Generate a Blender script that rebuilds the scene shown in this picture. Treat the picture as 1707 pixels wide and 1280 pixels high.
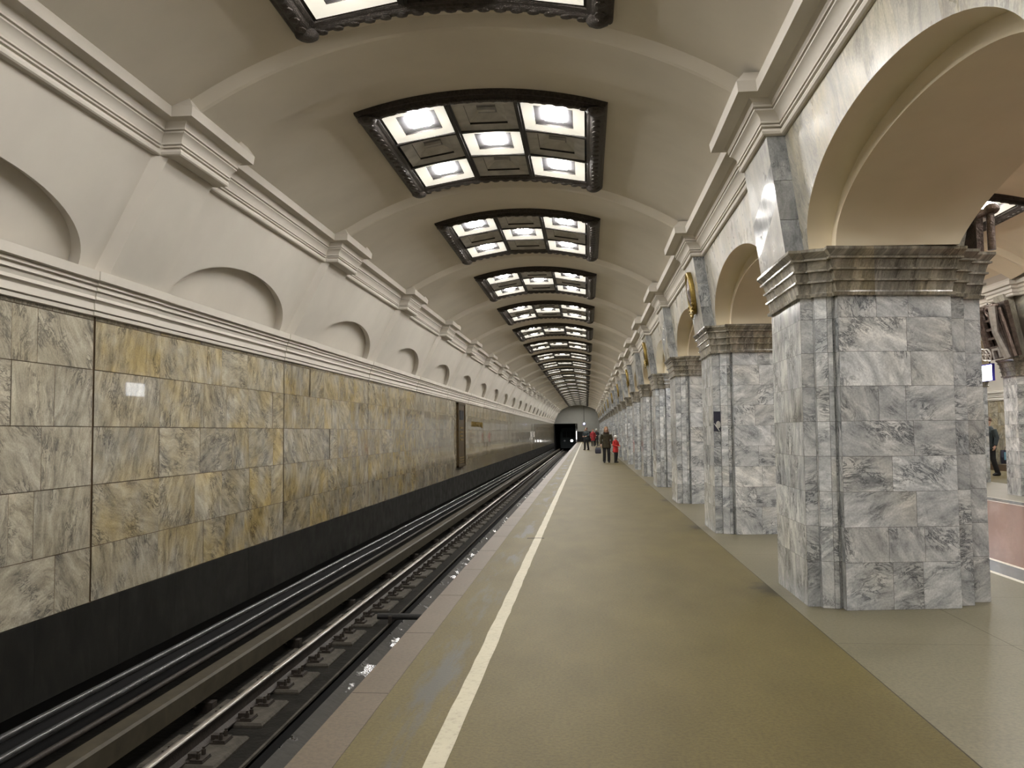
import bpy, bmesh, math, random
from math import sin, cos, pi, radians, sqrt, hypot
from mathutils import Vector, Matrix

for o in list(bpy.data.objects):
    bpy.data.objects.remove(o)
sc = bpy.context.scene
COL = sc.collection

# ------------------------------------------------------------------ camera
F_PX, VPX, VPY, ROLL, EYE = 1440.0, 978.0, 719.0, 0.0142, 1.5
Yc = Vector(((VPX-853.5)/F_PX, -(VPY-640.0)/F_PX, -1.0)).normalized()   # the tunnel direction in camera space
Up = Vector((-ROLL, 1, 0)); Up = (Up - Yc*Up.dot(Yc)).normalized()
Xc = Yc.cross(Up)
cam = bpy.data.cameras.new('camera'); co = bpy.data.objects.new('camera', cam); COL.objects.link(co)
cam.sensor_width = 36.0; cam.lens = 36.0*F_PX/1707.0; cam.clip_end = 400; cam.clip_start = 0.05
co.matrix_world = Matrix.Translation((0, 0, EYE)) @ Matrix((Xc, Yc, Up)).to_4x4()
sc.camera = co

# ------------------------------------------------------------------ world, exposure
w = bpy.data.worlds.new('world'); sc.world = w; w.use_nodes = True
w.node_tree.nodes['Background'].inputs[0].default_value = (0.03, 0.028, 0.025, 1)
w.node_tree.nodes['Background'].inputs[1].default_value = 0.2
sc.view_settings.view_transform = 'Standard'
sc.view_settings.look = 'None'
sc.view_settings.gamma = 1.0
sc.view_settings.use_curve_mapping = False
sc.view_settings.exposure = 0.0
LAMP = 150.0          # emission of a lit ceiling lamp
REFL = 0.62           # glow of its frosted surround
sc.cycles.max_bounces = 10
sc.cycles.diffuse_bounces = 7
sc.cycles.sample_clamp_indirect = 6.0

# ------------------------------------------------------------------ layout numbers (metres, camera over the origin, +Y down the tunnel)
P = 5.28             # bay length
K0, K1 = -2, 23      # bays
YA, YB = -6.0, 126.5
PYC = 8.17           # centre of pillar 0 (the nearest in view)
LXW, LYJ = -4.75, 7.96     # left wall plane, left wall joint
LPC = 8.41           # left pilaster centre
VCX, VCR, VCZ = -1.16, 4.9, 5.38      # vault: centre line, radius, crown height
HCX, HCZ = 6.43, 5.62                 # central hall vault
FAR = 2*HCX          # mirror for the far row: x -> FAR - x
FYC = 20.1           # a far row pillar centre
LAMP_Y = 9.5         # near edge of ceiling light 1
ORD = ['first','second','third','fourth','fifth','sixth','seventh','eighth','ninth','tenth','eleventh','twelfth','thirteenth','fourteenth',
       'fifteenth','sixteenth','seventeenth','eighteenth','nineteenth','twentieth','twenty-first','twenty-second','twenty-third','twenty-fourth','twenty-fifth','twenty-sixth']
R = random.Random(7)

# ------------------------------------------------------------------ materials
def newmat(name):
    m = bpy.data.materials.new(name); m.use_nodes = True
    nt = m.node_tree; b = nt.nodes['Principled BSDF']
    return m, nt, b
def N(nt, typ, **kw):
    n = nt.nodes.new(typ)
    for k, v in kw.items(): setattr(n, k, v)
    return n
def L(nt, a, b): nt.links.new(a, b)
def ramp(nt, fac, stops):
    r = N(nt, 'ShaderNodeValToRGB'); el = r.color_ramp.elements
    while len(el) < len(stops): el.new(0.5)
    for e, (p, c) in zip(el, stops):
        e.position = p; e.color = (*c, 1) if len(c) == 3 else c
    L(nt, fac, r.inputs[0]); return r.outputs[0]
def g3(v): return (v, v, v)
def mix(nt, typ, fac, a, b):
    n = N(nt, 'ShaderNodeMix', data_type='RGBA', blend_type=typ)
    if isinstance(fac, (int, float)): n.inputs[0].default_value = fac
    else: L(nt, fac, n.inputs[0])
    for s, v in ((n.inputs[6], a), (n.inputs[7], b)):
        if isinstance(v, tuple): s.default_value = (*v, 1)
        else: L(nt, v, s)
    return n.outputs[2]
def mth(nt, op, a, b=None, clamp=False):
    n = N(nt, 'ShaderNodeMath', operation=op); n.use_clamp = clamp
    for s, v in ((n.inputs[0], a), (n.inputs[1], b)):
        if v is None: continue
        if isinstance(v, (int, float)): s.default_value = v
        else: L(nt, v, s)
    return n.outputs[0]
def noise(nt, vec, scale, detail=4, rough=0.55, dist=0.0):
    n = N(nt, 'ShaderNodeTexNoise'); n.inputs['Scale'].default_value = scale
    n.inputs['Detail'].default_value = detail; n.inputs['Roughness'].default_value = rough; n.inputs['Distortion'].default_value = dist
    if vec is not None: L(nt, vec, n.inputs['Vector'])
    return n.outputs['Fac']
def mapping(nt, vec, scale=(1, 1, 1), rot=(0, 0, 0)):
    n = N(nt, 'ShaderNodeMapping'); n.inputs['Scale'].default_value = scale; n.inputs['Rotation'].default_value = rot
    L(nt, vec, n.inputs['Vector']); return n.outputs[0]
def bump(nt, b, h, strength, dist=0.02):
    n = N(nt, 'ShaderNodeBump'); n.inputs['Strength'].default_value = strength; n.inputs['Distance'].default_value = dist
    L(nt, h, n.inputs['Height']); L(nt, n.outputs[0], b.inputs['Normal'])
def objco(nt): return N(nt, 'ShaderNodeTexCoord').outputs['Object']

def plain(name, col, rough=0.6, metal=0.0, var=0.12, scale=6.0, spec=0.5, bmp=0.0):
    m, nt, b = newmat(name)
    c = objco(nt); n = noise(nt, c, scale, 5)
    dark = tuple(x*(1-var) for x in col); lite = tuple(min(1, x*(1+var)) for x in col)
    L(nt, ramp(nt, n, [(0.3, dark), (0.7, lite)]), b.inputs['Base Color'])
    b.inputs['Roughness'].default_value = rough; b.inputs['Metallic'].default_value = metal
    b.inputs['Specular IOR Level'].default_value = spec
    if bmp: bump(nt, b, noise(nt, c, scale*4, 4), bmp)
    return m
def emit(name, col, strength):
    m, nt, b = newmat(name)
    b.inputs['Base Color'].default_value = (*col, 1)
    b.inputs['Emission Color'].default_value = (*col, 1); b.inputs['Emission Strength'].default_value = strength
    return m

def marble(name, lite, mid, dark, yellow, rough=0.2, stretch=5.0, thin=0.55, soft=0.5, spec=0.5, warp=0.22, fine=1.0):
    """uv in metres, turned at random for every slab; 'tint' red = tone of the slab, green = how yellow it is"""
    m, nt, b = newmat(name)
    uv = N(nt, 'ShaderNodeUVMap').outputs[0]
    at = N(nt, 'ShaderNodeAttribute', attribute_name='tint'); sp = N(nt, 'ShaderNodeSeparateColor'); L(nt, at.outputs['Color'], sp.inputs[0])
    wn = N(nt, 'ShaderNodeTexNoise'); wn.inputs['Scale'].default_value = 2.2; wn.inputs['Detail'].default_value = 3; L(nt, uv, wn.inputs['Vector'])
    wv = N(nt, 'ShaderNodeVectorMath', operation='MULTIPLY_ADD'); L(nt, wn.outputs['Color'], wv.inputs[0])
    wv.inputs[1].default_value = (warp, warp, 0); L(nt, uv, wv.inputs[2])
    a = noise(nt, mapping(nt, wv.outputs[0], (1.6, stretch*1.5, 1)), 1.7*fine, 8, 0.66, 0.4)      # soft cloudy banding
    big = noise(nt, wv.outputs[0], 1.5, 3, 0.5)
    a = mth(nt, 'ADD', mth(nt, 'MULTIPLY', a, 0.72), mth(nt, 'MULTIPLY', big, 0.28))
    h = 0.13 + 0.18*soft
    col = ramp(nt, a, [(0.5-h, dark), (0.5-h*0.35, tuple(d*.25+q*.75 for d, q in zip(dark, mid))), (0.5, mid), (0.5+h*0.7, lite)])
    c = noise(nt, mapping(nt, wv.outputs[0], (2.2, stretch*1.9, 1)), 2.4*fine, 8, 0.7, 0.9)        # thin broken dark veins
    ridge = mth(nt, 'SUBTRACT', 1.0, mth(nt, 'MULTIPLY', mth(nt, 'ABSOLUTE', mth(nt, 'SUBTRACT', c, 0.5)), 17.0), True)
    patchm = ramp(nt, noise(nt, uv, 2.6, 4, 0.55), [(0.47, g3(0)), (0.60, g3(1))])
    ridge = mth(nt, 'MULTIPLY', ridge, patchm)
    col = mix(nt, 'MIX', mth(nt, 'MULTIPLY', ridge, thin), col, dark)
    yn = noise(nt, uv, 1.6, 4, 0.55)
    yf = mth(nt, 'MULTIPLY', ramp(nt, yn, [(0.36, g3(0)), (0.62, g3(1))]), sp.outputs[1])
    col = mix(nt, 'MULTIPLY', yf, col, yellow)
    speck = noise(nt, uv, 60.0, 3, 0.6)
    col = mix(nt, 'MULTIPLY', 0.7, col, ramp(nt, speck, [(0.3, g3(0.66)), (0.62, g3(1.0))]))
    tone = N(nt, 'ShaderNodeCombineColor')
    for i in range(3): L(nt, sp.outputs[0], tone.inputs[i])
    col = mix(nt, 'MULTIPLY', 1.0, col, tone.outputs[0])
    L(nt, col, b.inputs['Base Color'])
    rr = noise(nt, uv, 3.0, 3)
    L(nt, ramp(nt, rr, [(0.3, g3(rough*0.8)), (0.7, g3(rough*1.35))]), b.inputs['Roughness'])
    b.inputs['Specular IOR Level'].default_value = spec
    return m

M = {}
M['plaster'] = plain('painted plaster', (0.60, 0.565, 0.505), 0.75, var=0.05, scale=1.3, spec=0.25)
M['vault'] = plain('vault plaster', (0.66, 0.61, 0.52), 0.7, var=0.06, scale=0.9, spec=0.3)
M['cream'] = plain('hall plaster', (0.74, 0.66, 0.50), 0.75, var=0.05, scale=1.3, spec=0.25)
M['wall'] = marble('yellow grey marble', (0.60, 0.555, 0.455), (0.42, 0.385, 0.305), (0.085, 0.08, 0.078), (1.0, 0.84, 0.48), 0.16, 3.8, 0.9, 0.45)
wb = M['wall'].node_tree.nodes['Principled BSDF']; wb.inputs['Coat Weight'].default_value = 0.5; wb.inputs['Coat Roughness'].default_value = 0.025; wb.inputs['Specular IOR Level'].default_value = 0.3
M['grey'] = marble('blue grey marble', (0.92, 0.93, 0.925), (0.57, 0.59, 0.60), (0.085, 0.095, 0.11), (1.0, 0.95, 0.86), 0.13, 2.8, 0.95, 0.42, fine=1.2)
M['spandrel'] = marble('pale streaked marble', (0.55, 0.52, 0.44), (0.40, 0.38, 0.32), (0.12, 0.118, 0.112), (1.0, 0.92, 0.70), 0.3, 4.0, 0.75, 0.5, spec=.4)
M['cap'] = marble('brown grey polished marble', (0.52, 0.49, 0.42), (0.27, 0.255, 0.22), (0.05, 0.047, 0.04), (1.0, 0.92, 0.72), 0.12, 5.0, 0.8, 0.32, warp=.04)
M['dark'] = marble('black green marble', (0.030, 0.030, 0.026), (0.017, 0.017, 0.015), (0.008, 0.008, 0.008), (1, .95, .85), 0.35, 5.0, 0.3, 0.8, spec=.25)
M['grout'] = plain('brown joint filler', (0.10, 0.062, 0.03), 0.8)
M['groutgrey'] = plain('dark joint filler', (0.10, 0.10, 0.09), 0.8)
M['bronze'] = plain('dark bronze', (0.055, 0.047, 0.040), 0.42, 0.65, 0.45, 30, bmp=0.9)
M['bronzebar'] = plain('black bronze bar', (0.035, 0.032, 0.03), 0.45, 0.5, 0.2, 20)
M['trophy'] = plain('brown cast bronze', (0.13, 0.10, 0.085), 0.33, 0.8, 0.5, 14, bmp=0.6)
M['silver'] = plain('bright worn metal', (0.55, 0.53, 0.5), 0.3, 0.8, 0.2, 14)
M['gold'] = plain('gold leaf', (0.27, 0.19, 0.05), 0.4, 0.7, 0.2, 30)
M['browngold'] = plain('dark brown bronze panel', (0.060, 0.037, 0.012), 0.4, 0.4, 0.4, 9)
M['lamp'] = emit('lit lamp', (1.0, 0.965, 0.92), LAMP)
M['glow'] = emit('lit frosted surround', (1.0, 0.96, 0.84), REFL)
M['steelgrey'] = plain('grey lamp housing', (0.30, 0.30, 0.32), 0.5, 0.2, 0.1, 12)
M['unlit'] = plain('unlit glass surround', (0.42, 0.41, 0.385), 0.4, 0.0, 0.25, 5)
M['unlitmid'] = plain('unlit lamp housing', (0.52, 0.51, 0.48), 0.45, 0.0, 0.15, 7)
M['unlitdark'] = plain('unlit lamp slot', (0.28, 0.28, 0.29), 0.35, 0.1, 0.2, 7)
M['rail'] = plain('polished rail steel', (0.75, 0.72, 0.68), 0.3, 1.0, 0.15, 8)
M['rust'] = plain('oily rusted steel', (0.026, 0.020, 0.015), 0.6, 0.2, 0.4, 14, bmp=0.3)
M['cover'] = plain('brown conductor rail cover', (0.046, 0.039, 0.025), 0.6, 0.0, 0.25, 6, spec=0.25)
M['sleeper'] = plain('grimy sleeper', (0.062, 0.056, 0.046), 0.75, 0.0, 0.35, 9, spec=0.15, bmp=0.4)
M['bed'] = plain('sooty track concrete', (0.013, 0.012, 0.010), 0.8, 0.0, 0.35, 5, spec=0.08, bmp=0.4)
M['black'] = plain('black rubber', (0.008, 0.008, 0.008), 0.7, 0.0, 0.3, 20)
M['cable'] = plain('black glossy cable sheath', (0.03, 0.03, 0.03), 0.25, 0.0, 0.3, 4)
M['blackshade'] = plain('blackshade', (0.006, 0.006, 0.006), 0.9)  # near black; holds the shade of drain side, plinth recess and tunnel
M['endwall'] = plain('grey end wall plaster', (0.30, 0.30, 0.27), 0.7, 0.0, 0.08, 0.6)
M['skin'] = plain('skin', (0.50, 0.30, 0.22), 0.5)
M['hair'] = plain('brown hair', (0.10, 0.055, 0.03), 0.5)
M['hairlight'] = plain('fair hair', (0.33, 0.19, 0.09), 0.5)
M['coatbrown'] = plain('dark olive coat', (0.036, 0.028, 0.012), 0.8, 0, 0.4, 12)
M['fur'] = plain('dark fur', (0.035, 0.018, 0.012), 0.9, 0, 0.5, 40, bmp=0.8)
M['blackcloth'] = plain('black cloth', (0.014, 0.014, 0.016), 0.8, 0, 0.3, 12)
M['teal'] = plain('dark blue green jacket', (0.022, 0.032, 0.034), 0.75, 0, 0.3, 12)
M['red'] = plain('red quilted coat', (0.55, 0.03, 0.025), 0.6, 0, 0.2, 10)
M['darkred'] = plain('dark red coat', (0.30, 0.02, 0.025), 0.7, 0, 0.2, 10)
M['white'] = plain('white knit', (0.72, 0.72, 0.68), 0.8, 0, 0.06, 30)
M['navy'] = plain('dark navy leather', (0.014, 0.014, 0.03), 0.4, 0, 0.3, 10)
M['bluepr'] = plain('pale blue print', (0.15, 0.32, 0.45), 0.4, 0, 0.2, 10)
M['signwhite'] = emit('lit white sign face', (0.90, 0.95, 1.0), 7.5)
M['clock'] = emit('lit clock face', (0.80, 0.86, 1.0), 5.0)
M['signal'] = emit('pale signal strip', (1.0, 0.95, 0.9), 1.6)
M['headlight'] = emit('train headlight', (1.0, 0.98, 0.95), 8.0)
M['bluepaint'] = plain('blue sign edge', (0.05, 0.04, 0.40), 0.5)

def floor_mat():
    m, nt, b = newmat('worn brown granite paving')
    c = objco(nt); s = N(nt, 'ShaderNodeSeparateXYZ'); L(nt, c, s.inputs[0])
    n1 = noise(nt, mapping(nt, c, (1.2, 0.5, 1)), 1.6, 5, 0.6)
    col = ramp(nt, n1, [(0.3, (0.080, 0.062, 0.017)), (0.7, (0.108, 0.085, 0.027))])
    sp = noise(nt, c, 48, 3, 0.7)
    col = mix(nt, 'MULTIPLY', 0.8, col, ramp(nt, sp, [(0.32, g3(0.62)), (0.6, g3(1.06))]))
    # scuffed grey wear along the yellow side of the line
    wn = noise(nt, mapping(nt, c, (2.6, 0.35, 1)), 1.8, 5, 0.65)
    band = ramp(nt, mth(nt, 'ABSOLUTE', mth(nt, 'ADD', s.outputs[0], 0.93)), [(0.08, g3(1)), (0.22, g3(0))])
    wf = mth(nt, 'MULTIPLY', ramp(nt, wn, [(0.50, g3(0)), (0.62, g3(1))]), band)
    col = mix(nt, 'MIX', mth(nt, 'MULTIPLY', wf, 0.75), col, (0.040, 0.041, 0.040))
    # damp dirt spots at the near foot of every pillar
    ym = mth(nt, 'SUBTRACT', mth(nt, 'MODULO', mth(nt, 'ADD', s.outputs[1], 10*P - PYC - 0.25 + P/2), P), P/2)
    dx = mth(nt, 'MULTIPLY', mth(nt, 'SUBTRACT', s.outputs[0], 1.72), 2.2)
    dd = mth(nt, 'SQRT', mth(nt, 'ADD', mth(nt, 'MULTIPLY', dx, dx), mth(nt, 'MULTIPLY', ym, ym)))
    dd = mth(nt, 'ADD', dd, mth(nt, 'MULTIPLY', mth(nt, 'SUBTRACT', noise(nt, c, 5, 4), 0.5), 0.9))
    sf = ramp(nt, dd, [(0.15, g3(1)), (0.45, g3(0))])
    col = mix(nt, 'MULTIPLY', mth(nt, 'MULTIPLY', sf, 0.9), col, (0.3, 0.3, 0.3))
    L(nt, col, b.inputs['Base Color'])
    L(nt, ramp(nt, mth(nt, 'ADD', wf, mth(nt, 'MULTIPLY', n1, 0.2)), [(0.0, g3(0.62)), (1, g3(0.5))]), b.inputs['Roughness'])
    b.inputs['Specular IOR Level'].default_value = 0.25
    bump(nt, b, sp, 0.12, 0.01)
    return m
M['floor'] = floor_mat()
def granite(name, a, b_, rough=0.4, scale=40, big=0.8):
    m, nt, b = newmat(name); c = objco(nt)
    n1 = noise(nt, c, big, 4); col = ramp(nt, n1, [(0.3, a), (0.7, b_)])
    sp = noise(nt, c, scale, 3, 0.7)
    col = mix(nt, 'MULTIPLY', 0.8, col, ramp(nt, sp, [(0.32, g3(0.62)), (0.6, g3(1.06))]))
    L(nt, col, b.inputs['Base Color']); b.inputs['Roughness'].default_value = rough; b.inputs['Specular IOR Level'].default_value = 0.3
    return m
M['slab'] = granite('grey brown granite slab', (0.122, 0.108, 0.066), (0.165, 0.147, 0.095))
M['edge'] = granite('reddish granite edge', (0.085, 0.064, 0.040), (0.115, 0.088, 0.058), 0.5)
M['redgranite'] = granite('polished red granite', (0.19, 0.095, 0.068), (0.25, 0.135, 0.10), 0.25)
M['bluegranite'] = granite('polished blue grey granite', (0.10, 0.105, 0.115), (0.15, 0.155, 0.165), 0.2)
M['hallslab'] = granite('pale granite slab', (0.26, 0.24, 0.19), (0.33, 0.31, 0.26), 0.3)
M['paleband'] = granite('white marble strip', (0.68, 0.65, 0.56), (0.74, 0.71, 0.63), 0.3)
M['joint'] = plain('floor joint', (0.05, 0.042, 0.03), 0.8)
def paint_mat():
    m, nt, b = newmat('worn white line paint'); c = objco(nt)
    n = noise(nt, c, 22, 5, 0.7); n2 = noise(nt, c, 2.0, 3)
    col = ramp(nt, n, [(0.25, (0.26, 0.235, 0.16)), (0.5, (0.40, 0.365, 0.26))])
    col = mix(nt, 'MULTIPLY', 0.6, col, ramp(nt, n2, [(0.3, g3(0.8)), (0.7, g3(1))]))
    L(nt, col, b.inputs['Base Color']); b.inputs['Roughness'].default_value = 0.6
    return m
M['paint'] = paint_mat()
def wet_mat():
    m, nt, b = newmat('wet drain concrete'); c = objco(nt)
    n = noise(nt, mapping(nt, c, (2.2, 1.0, 1)), 2.2, 5, 0.6)
    L(nt, ramp(nt, n, [(0.35, (0.026, 0.024, 0.019)), (0.65, (0.038, 0.035, 0.028))]), b.inputs['Base Color'])
    L(nt, ramp(nt, n, [(0.385, g3(0.07)), (0.44, g3(0.8))]), b.inputs['Roughness'])
    bump(nt, b, noise(nt, c, 9, 3), 0.35, 0.03)
    return m
M['wet'] = wet_mat()

# ------------------------------------------------------------------ mesh helpers
class MB:
    def __init__(s): s.v = []; s.f = []; s.uv = []; s.t = []; s.mi = []; s.mats = []
    def slot(s, m):
        if m not in s.mats: s.mats.append(m)
        return s.mats.index(m)
    def face(s, pts, m, uv=None, tint=(1, 0.3)):
        b = len(s.v); s.v += [tuple(p) for p in pts]; s.f.append(tuple(range(b, b+len(pts))))
        s.uv.append(uv or [(0, 0)]*len(pts)); s.t.append(tint); s.mi.append(s.slot(m))
    def grid(s, rows, m, closed=False, flip=False, tint=(1, 0.3)):
        """rows of points -> quads sharing vertices; uv = rough metres"""
        b = len(s.v); n = len(rows[0])
        for r in rows: s.v += [tuple(p) for p in r]
        k = s.slot(m)
        for i in range(len(rows)-1):
            for j in range(n if closed else n-1):
                j2 = (j+1) % n
                q = (b+i*n+j, b+i*n+j2, b+(i+1)*n+j2, b+(i+1)*n+j)
                if flip: q = q[::-1]
                s.f.append(q); s.mi.append(k); s.t.append(tint)
                s.uv.append([(s.v[x][1], s.v[x][2] + s.v[x][0]*0.3) for x in q])
    def box(s, x0, x1, y0, y1, z0, z1, m):
        p = [(x0, y0, z0), (x1, y0, z0), (x1, y1, z0), (x0, y1, z0), (x0, y0, z1), (x1, y0, z1), (x1, y1, z1), (x0, y1, z1)]
        b = len(s.v); s.v += p; k = s.slot(m)
        for q in ((3, 2, 1, 0), (4, 5, 6, 7), (0, 1, 5, 4), (1, 2, 6, 5), (2, 3, 7, 6), (3, 0, 4, 7)):
            s.f.append(tuple(b+i for i in q)); s.mi.append(k); s.t.append((1, 0.3))
            s.uv.append([(p[i][0]+p[i][1]*0.7, p[i][2]+p[i][1]*0.4) for i in q])
    def tube(s, pts, rad, m, n=10, caps=True):
        pts = [Vector(p) for p in pts]
        if not isinstance(rad, (list, tuple)): rad = [rad]*len(pts)
        rings = []; up = None
        for i, p in enumerate(pts):
            d = (pts[min(i+1, len(pts)-1)] - pts[max(i-1, 0)]).normalized()
            if up is None: up = Vector((0, 0, 1)) if abs(d.z) < 0.9 else Vector((0, 1, 0))
            a = d.cross(up).normalized(); up2 = a.cross(d).normalized(); up = up2
            r = rad[i]; rx, ry = r if isinstance(r, tuple) else (r, r)
            rings.append([p + a*rx*cos(2*pi*k/n) + up2*ry*sin(2*pi*k/n) for k in range(n)])
        s.grid(rings, m, closed=True)
        if caps:
            s.face(rings[0], m); s.face(rings[-1][::-1], m)
    def ellipsoid(s, c, r, m, nu=16, nv=10):
        rows = []
        for i in range(nv+1):
            th = pi*i/nv
            rows.append([(c[0]+r[0]*sin(th)*cos(2*pi*j/nu), c[1]+r[1]*sin(th)*sin(2*pi*j/nu), c[2]+r[2]*cos(th)) for j in range(nu)])
        s.grid(rows, m, closed=True, flip=True)
    def tile(s, o, U, V, w, h, m, gap=0.003, tint=None, ang=None, rnd=R):
        """one stone slab: a quad with its own turn of the veins"""
        o = Vector(o); U = Vector(U); V = Vector(V)
        a = rnd.uniform(-0.9, 0.9) + rnd.choice([0.3, 1.2, 2.2]) if ang is None else ang
        ox, oy = rnd.uniform(0, 90), rnd.uniform(0, 90)
        cs = [(gap, gap), (w-gap, gap), (w-gap, h-gap), (gap, h-gap)]
        uv = [(ox + x*cos(a) - y*sin(a), oy + x*sin(a) + y*cos(a)) for x, y in cs]
        if tint is None: tint = (rnd.uniform(0.84, 1.08), rnd.uniform(0.0, 1.0))
        s.face([o + U*x + V*y for x, y in cs], m, uv, tint)
    def build(s, name, parent=None, smooth=False, flip=False, weld=False):
        me = bpy.data.meshes.new(name)
        fs = [f[::-1] for f in s.f] if flip else s.f
        me.from_pydata(s.v, [], fs)
        for m in s.mats: me.materials.append(m)
        me.polygons.foreach_set('material_index', s.mi)
        ul = me.uv_layers.new(name='UVMap'); at = me.color_attributes.new('tint', 'FLOAT_COLOR', 'CORNER')
        uvs = []; ts = []
        for u, t in zip(s.uv, s.t):
            u = list(u)[::-1] if flip else u
            for x in u: uvs += [x[0], x[1]]; ts += [t[0], t[1], 0, 1]
        me.uv_layers['UVMap'].data.foreach_set('uv', uvs); me.color_attributes['tint'].data.foreach_set('color', ts)
        if weld:
            bm = bmesh.new(); bm.from_mesh(me); bmesh.ops.remove_doubles(bm, verts=bm.verts, dist=1e-5)
            bm.to_mesh(me); bm.free()
        if smooth:
            me.polygons.foreach_set('use_smooth', [True]*len(me.polygons))
        me.update()
        o = bpy.data.objects.new(name, me); COL.objects.link(o)
        if parent is not None: o.parent = parent
        return o
def shade_auto(o, deg=35):
    me = o.data; me.polygons.foreach_set('use_smooth', [True]*len(me.polygons))
    bm = bmesh.new(); bm.from_mesh(me)
    for e in bm.edges:
        if len(e.link_faces) == 2 and e.calc_face_angle(0) > radians(deg): e.smooth = False
    bm.to_mesh(me); bm.free()
def tag(o, label=None, cat=None, group=None, kind=None):
    if label: o['label'] = label
    if cat: o['category'] = cat
    if group: o['group'] = group
    if kind: o['kind'] = kind
    return o
def empty(name, loc=(0, 0, 0), rz=0.0):
    o = bpy.data.objects.new(name, None); COL.objects.link(o); o.location = loc; o.rotation_euler = (0, 0, rz)
    o.empty_display_size = 0.2
    return o
def copy_tree(o, parent=None):
    c = o.copy(); COL.objects.link(c)
    if parent is not None: c.parent = parent
    for ch in [x for x in o.children]: copy_tree(ch, c)
    return c
def struct(o, label=None):
    o['kind'] = 'structure'
    if label: o['label'] = label
    return o

# ================================================================== FLOOR
b = MB()
def flat(b, x0, x1, y0, y1, z, m): b.face([(x0, y0, z), (x1, y0, z), (x1, y1, z), (x0, y1, z)], m)
PE = -1.38
fl = MB()
flat(fl, -1.16, 1.714, YA, YB, 0, M['floor'])
fl.box(PE-0.0, -1.163, YA, YB, -0.12, 0, M['edge'])
fl.face([(-1.24, YA, -0.1), (-1.24, YB, -0.1), (-1.24, YB, -1.6), (-1.24, YA, -1.6)], M['bed'])
flat(fl, 1.714, 1.72, YA, YB, -0.002, M['joint'])
flat(fl, -1.165, -1.16, YA, YB, -0.002, M['joint'])
# slabs between and behind the pillars
rr = random.Random(3)
y = YA
while y < YB:
    d = rr.choice([1.32, 1.76, 2.64]); y1 = min(y+d, YB)
    for xa, xb in ((1.72, 2.9), (2.9, 4.16)):
        flat(fl, xa+0.002, xb-0.002, y+0.002, y1-0.002, 0, M['slab'])
    y = y1
flat(fl, 1.7, 4.2, YA, YB, -0.004, M['joint'])
# hall: pale strip, blue band, pale strip, red field, and the same mirrored
HB = [(4.16, 4.22, 'paleband'), (4.22, 4.56, 'bluegranite'), (4.56, 4.62, 'paleband')]
for a, c, m in HB:
    flat(fl, a, c, YA, YB, 0, M[m]); flat(fl, FAR-c, FAR-a, YA, YB, 0, M[m])
flat(fl, 4.62, FAR-4.62, YA, YB, 0, M['redgranite'])
flat(fl, FAR-4.16, FAR-1.72, YA, YB, 0, M['hallslab'])
flat(fl, FAR-1.72, FAR+1.4, YA, YB, 0, M['floor'])
floor = struct(fl.build('floor'))
ln = MB()
rl = random.Random(11); y = YA; hw = 0.05
L0 = []
while y < 124:
    L0.append(y); y += 0.25 if y < 20 else 1.2
rowa = [(-0.705-hw+rl.uniform(-.004, .004), q, 0.003) for q in L0]; rowb = [(-0.705+hw+rl.uniform(-.004, .004), q, 0.003) for q in L0]
cut = lambda q: 12.15 < q < 12.35
ln.grid([rowa, rowb], M['paint'], flip=True)
line = ln.build('edge_line', floor); struct(line, 'worn white line painted along the platform edge')
cr = MB(); cr.box(-0.86, -0.62, 12.26, 12.30, 0.0, 0.0045, M['joint']); struct(cr.build('line_crack', floor))
# short cross joints of the edge stones
ej = MB(); y = -1.0
while y < 60:
    ej.box(PE+0.005, -1.165, y, y+0.006, -0.05, 0.0012, M['joint']); y += 1.5
struct(ej.build('edge_joint', floor))

# ================================================================== TRACK TROUGH
tb = MB()
TZ = -1.30
tb.face([(LXW-0.1, YA, TZ-.06), (-3.6, YA, TZ-.06), (-3.6, YB, TZ-.06), (LXW-0.1, YB, TZ-.06)], M['bed'])
flat(tb, -3.6, -2.93, YA, YB, TZ-0.02, M['bed'])
tb.face([(-2.93, YA, TZ-.02), (-2.93, YA, TZ-.15), (-2.93, YB, TZ-.15), (-2.93, YB, TZ-.02)], M['blackshade'], None)  # drop into the drain, its shade put in as black
tb.grid([[(-2.93, YA, TZ-.15), (-2.86, YA, TZ-.17), (-2.5, YA, TZ-.34), (-2.3, YA, TZ-.36), (-1.2, YA, TZ-.3)], [(-2.93, YB, TZ-.15), (-2.86, YB, TZ-.17), (-2.5, YB, TZ-.34), (-2.3, YB, TZ-.36), (-1.2, YB, TZ-.3)]], M['wet'], flip=True)
bed = struct(tb.build('floor_trackbed'), 'sooty concrete trackbed with a wet drain beside the platform')
lip = MB(); lip.box(-2.955, -2.93, YA, YB, TZ-0.05, TZ+0.005, M['sleeper']); struct(lip.build('drain_lip', bed))

track = empty('railway_track', (-2.73, 0, TZ)); tag(track, 'running track with one bright rail and dark sleeper blocks below the platform', 'railway track')
def rail_mb(x):
    r = MB(); z0 = TZ + 0.02; top = -1.10
    prof = [(-.066, z0), (.066, z0), (.066, z0+.012), (.012, z0+.035), (.009, top-.045), (.034, top-.032), (.036, top-.016), (.031, top-.007), (.020, top-.002), (0, top), (-.020, top-.002), (-.031, top-.007), (-.036, top-.016), (-.034, top-.032), (-.009, top-.045), (-.012, z0+.035), (-.066, z0+.012)]
    prof = [(px, pz) for px, pz in prof]
    n = len(prof)
    for i in range(n):
        (xa, za), (xb, zb) = prof[i], prof[(i+1) % n]
        m = M['rail'] if i in (6, 7, 8, 9, 10) else M['rust']
        r.face([(x+xa, YA, za), (x+xb, YA, zb), (x+xb, YB+2, zb), (x+xa, YB+2, za)][::-1], m)
    return r
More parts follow.
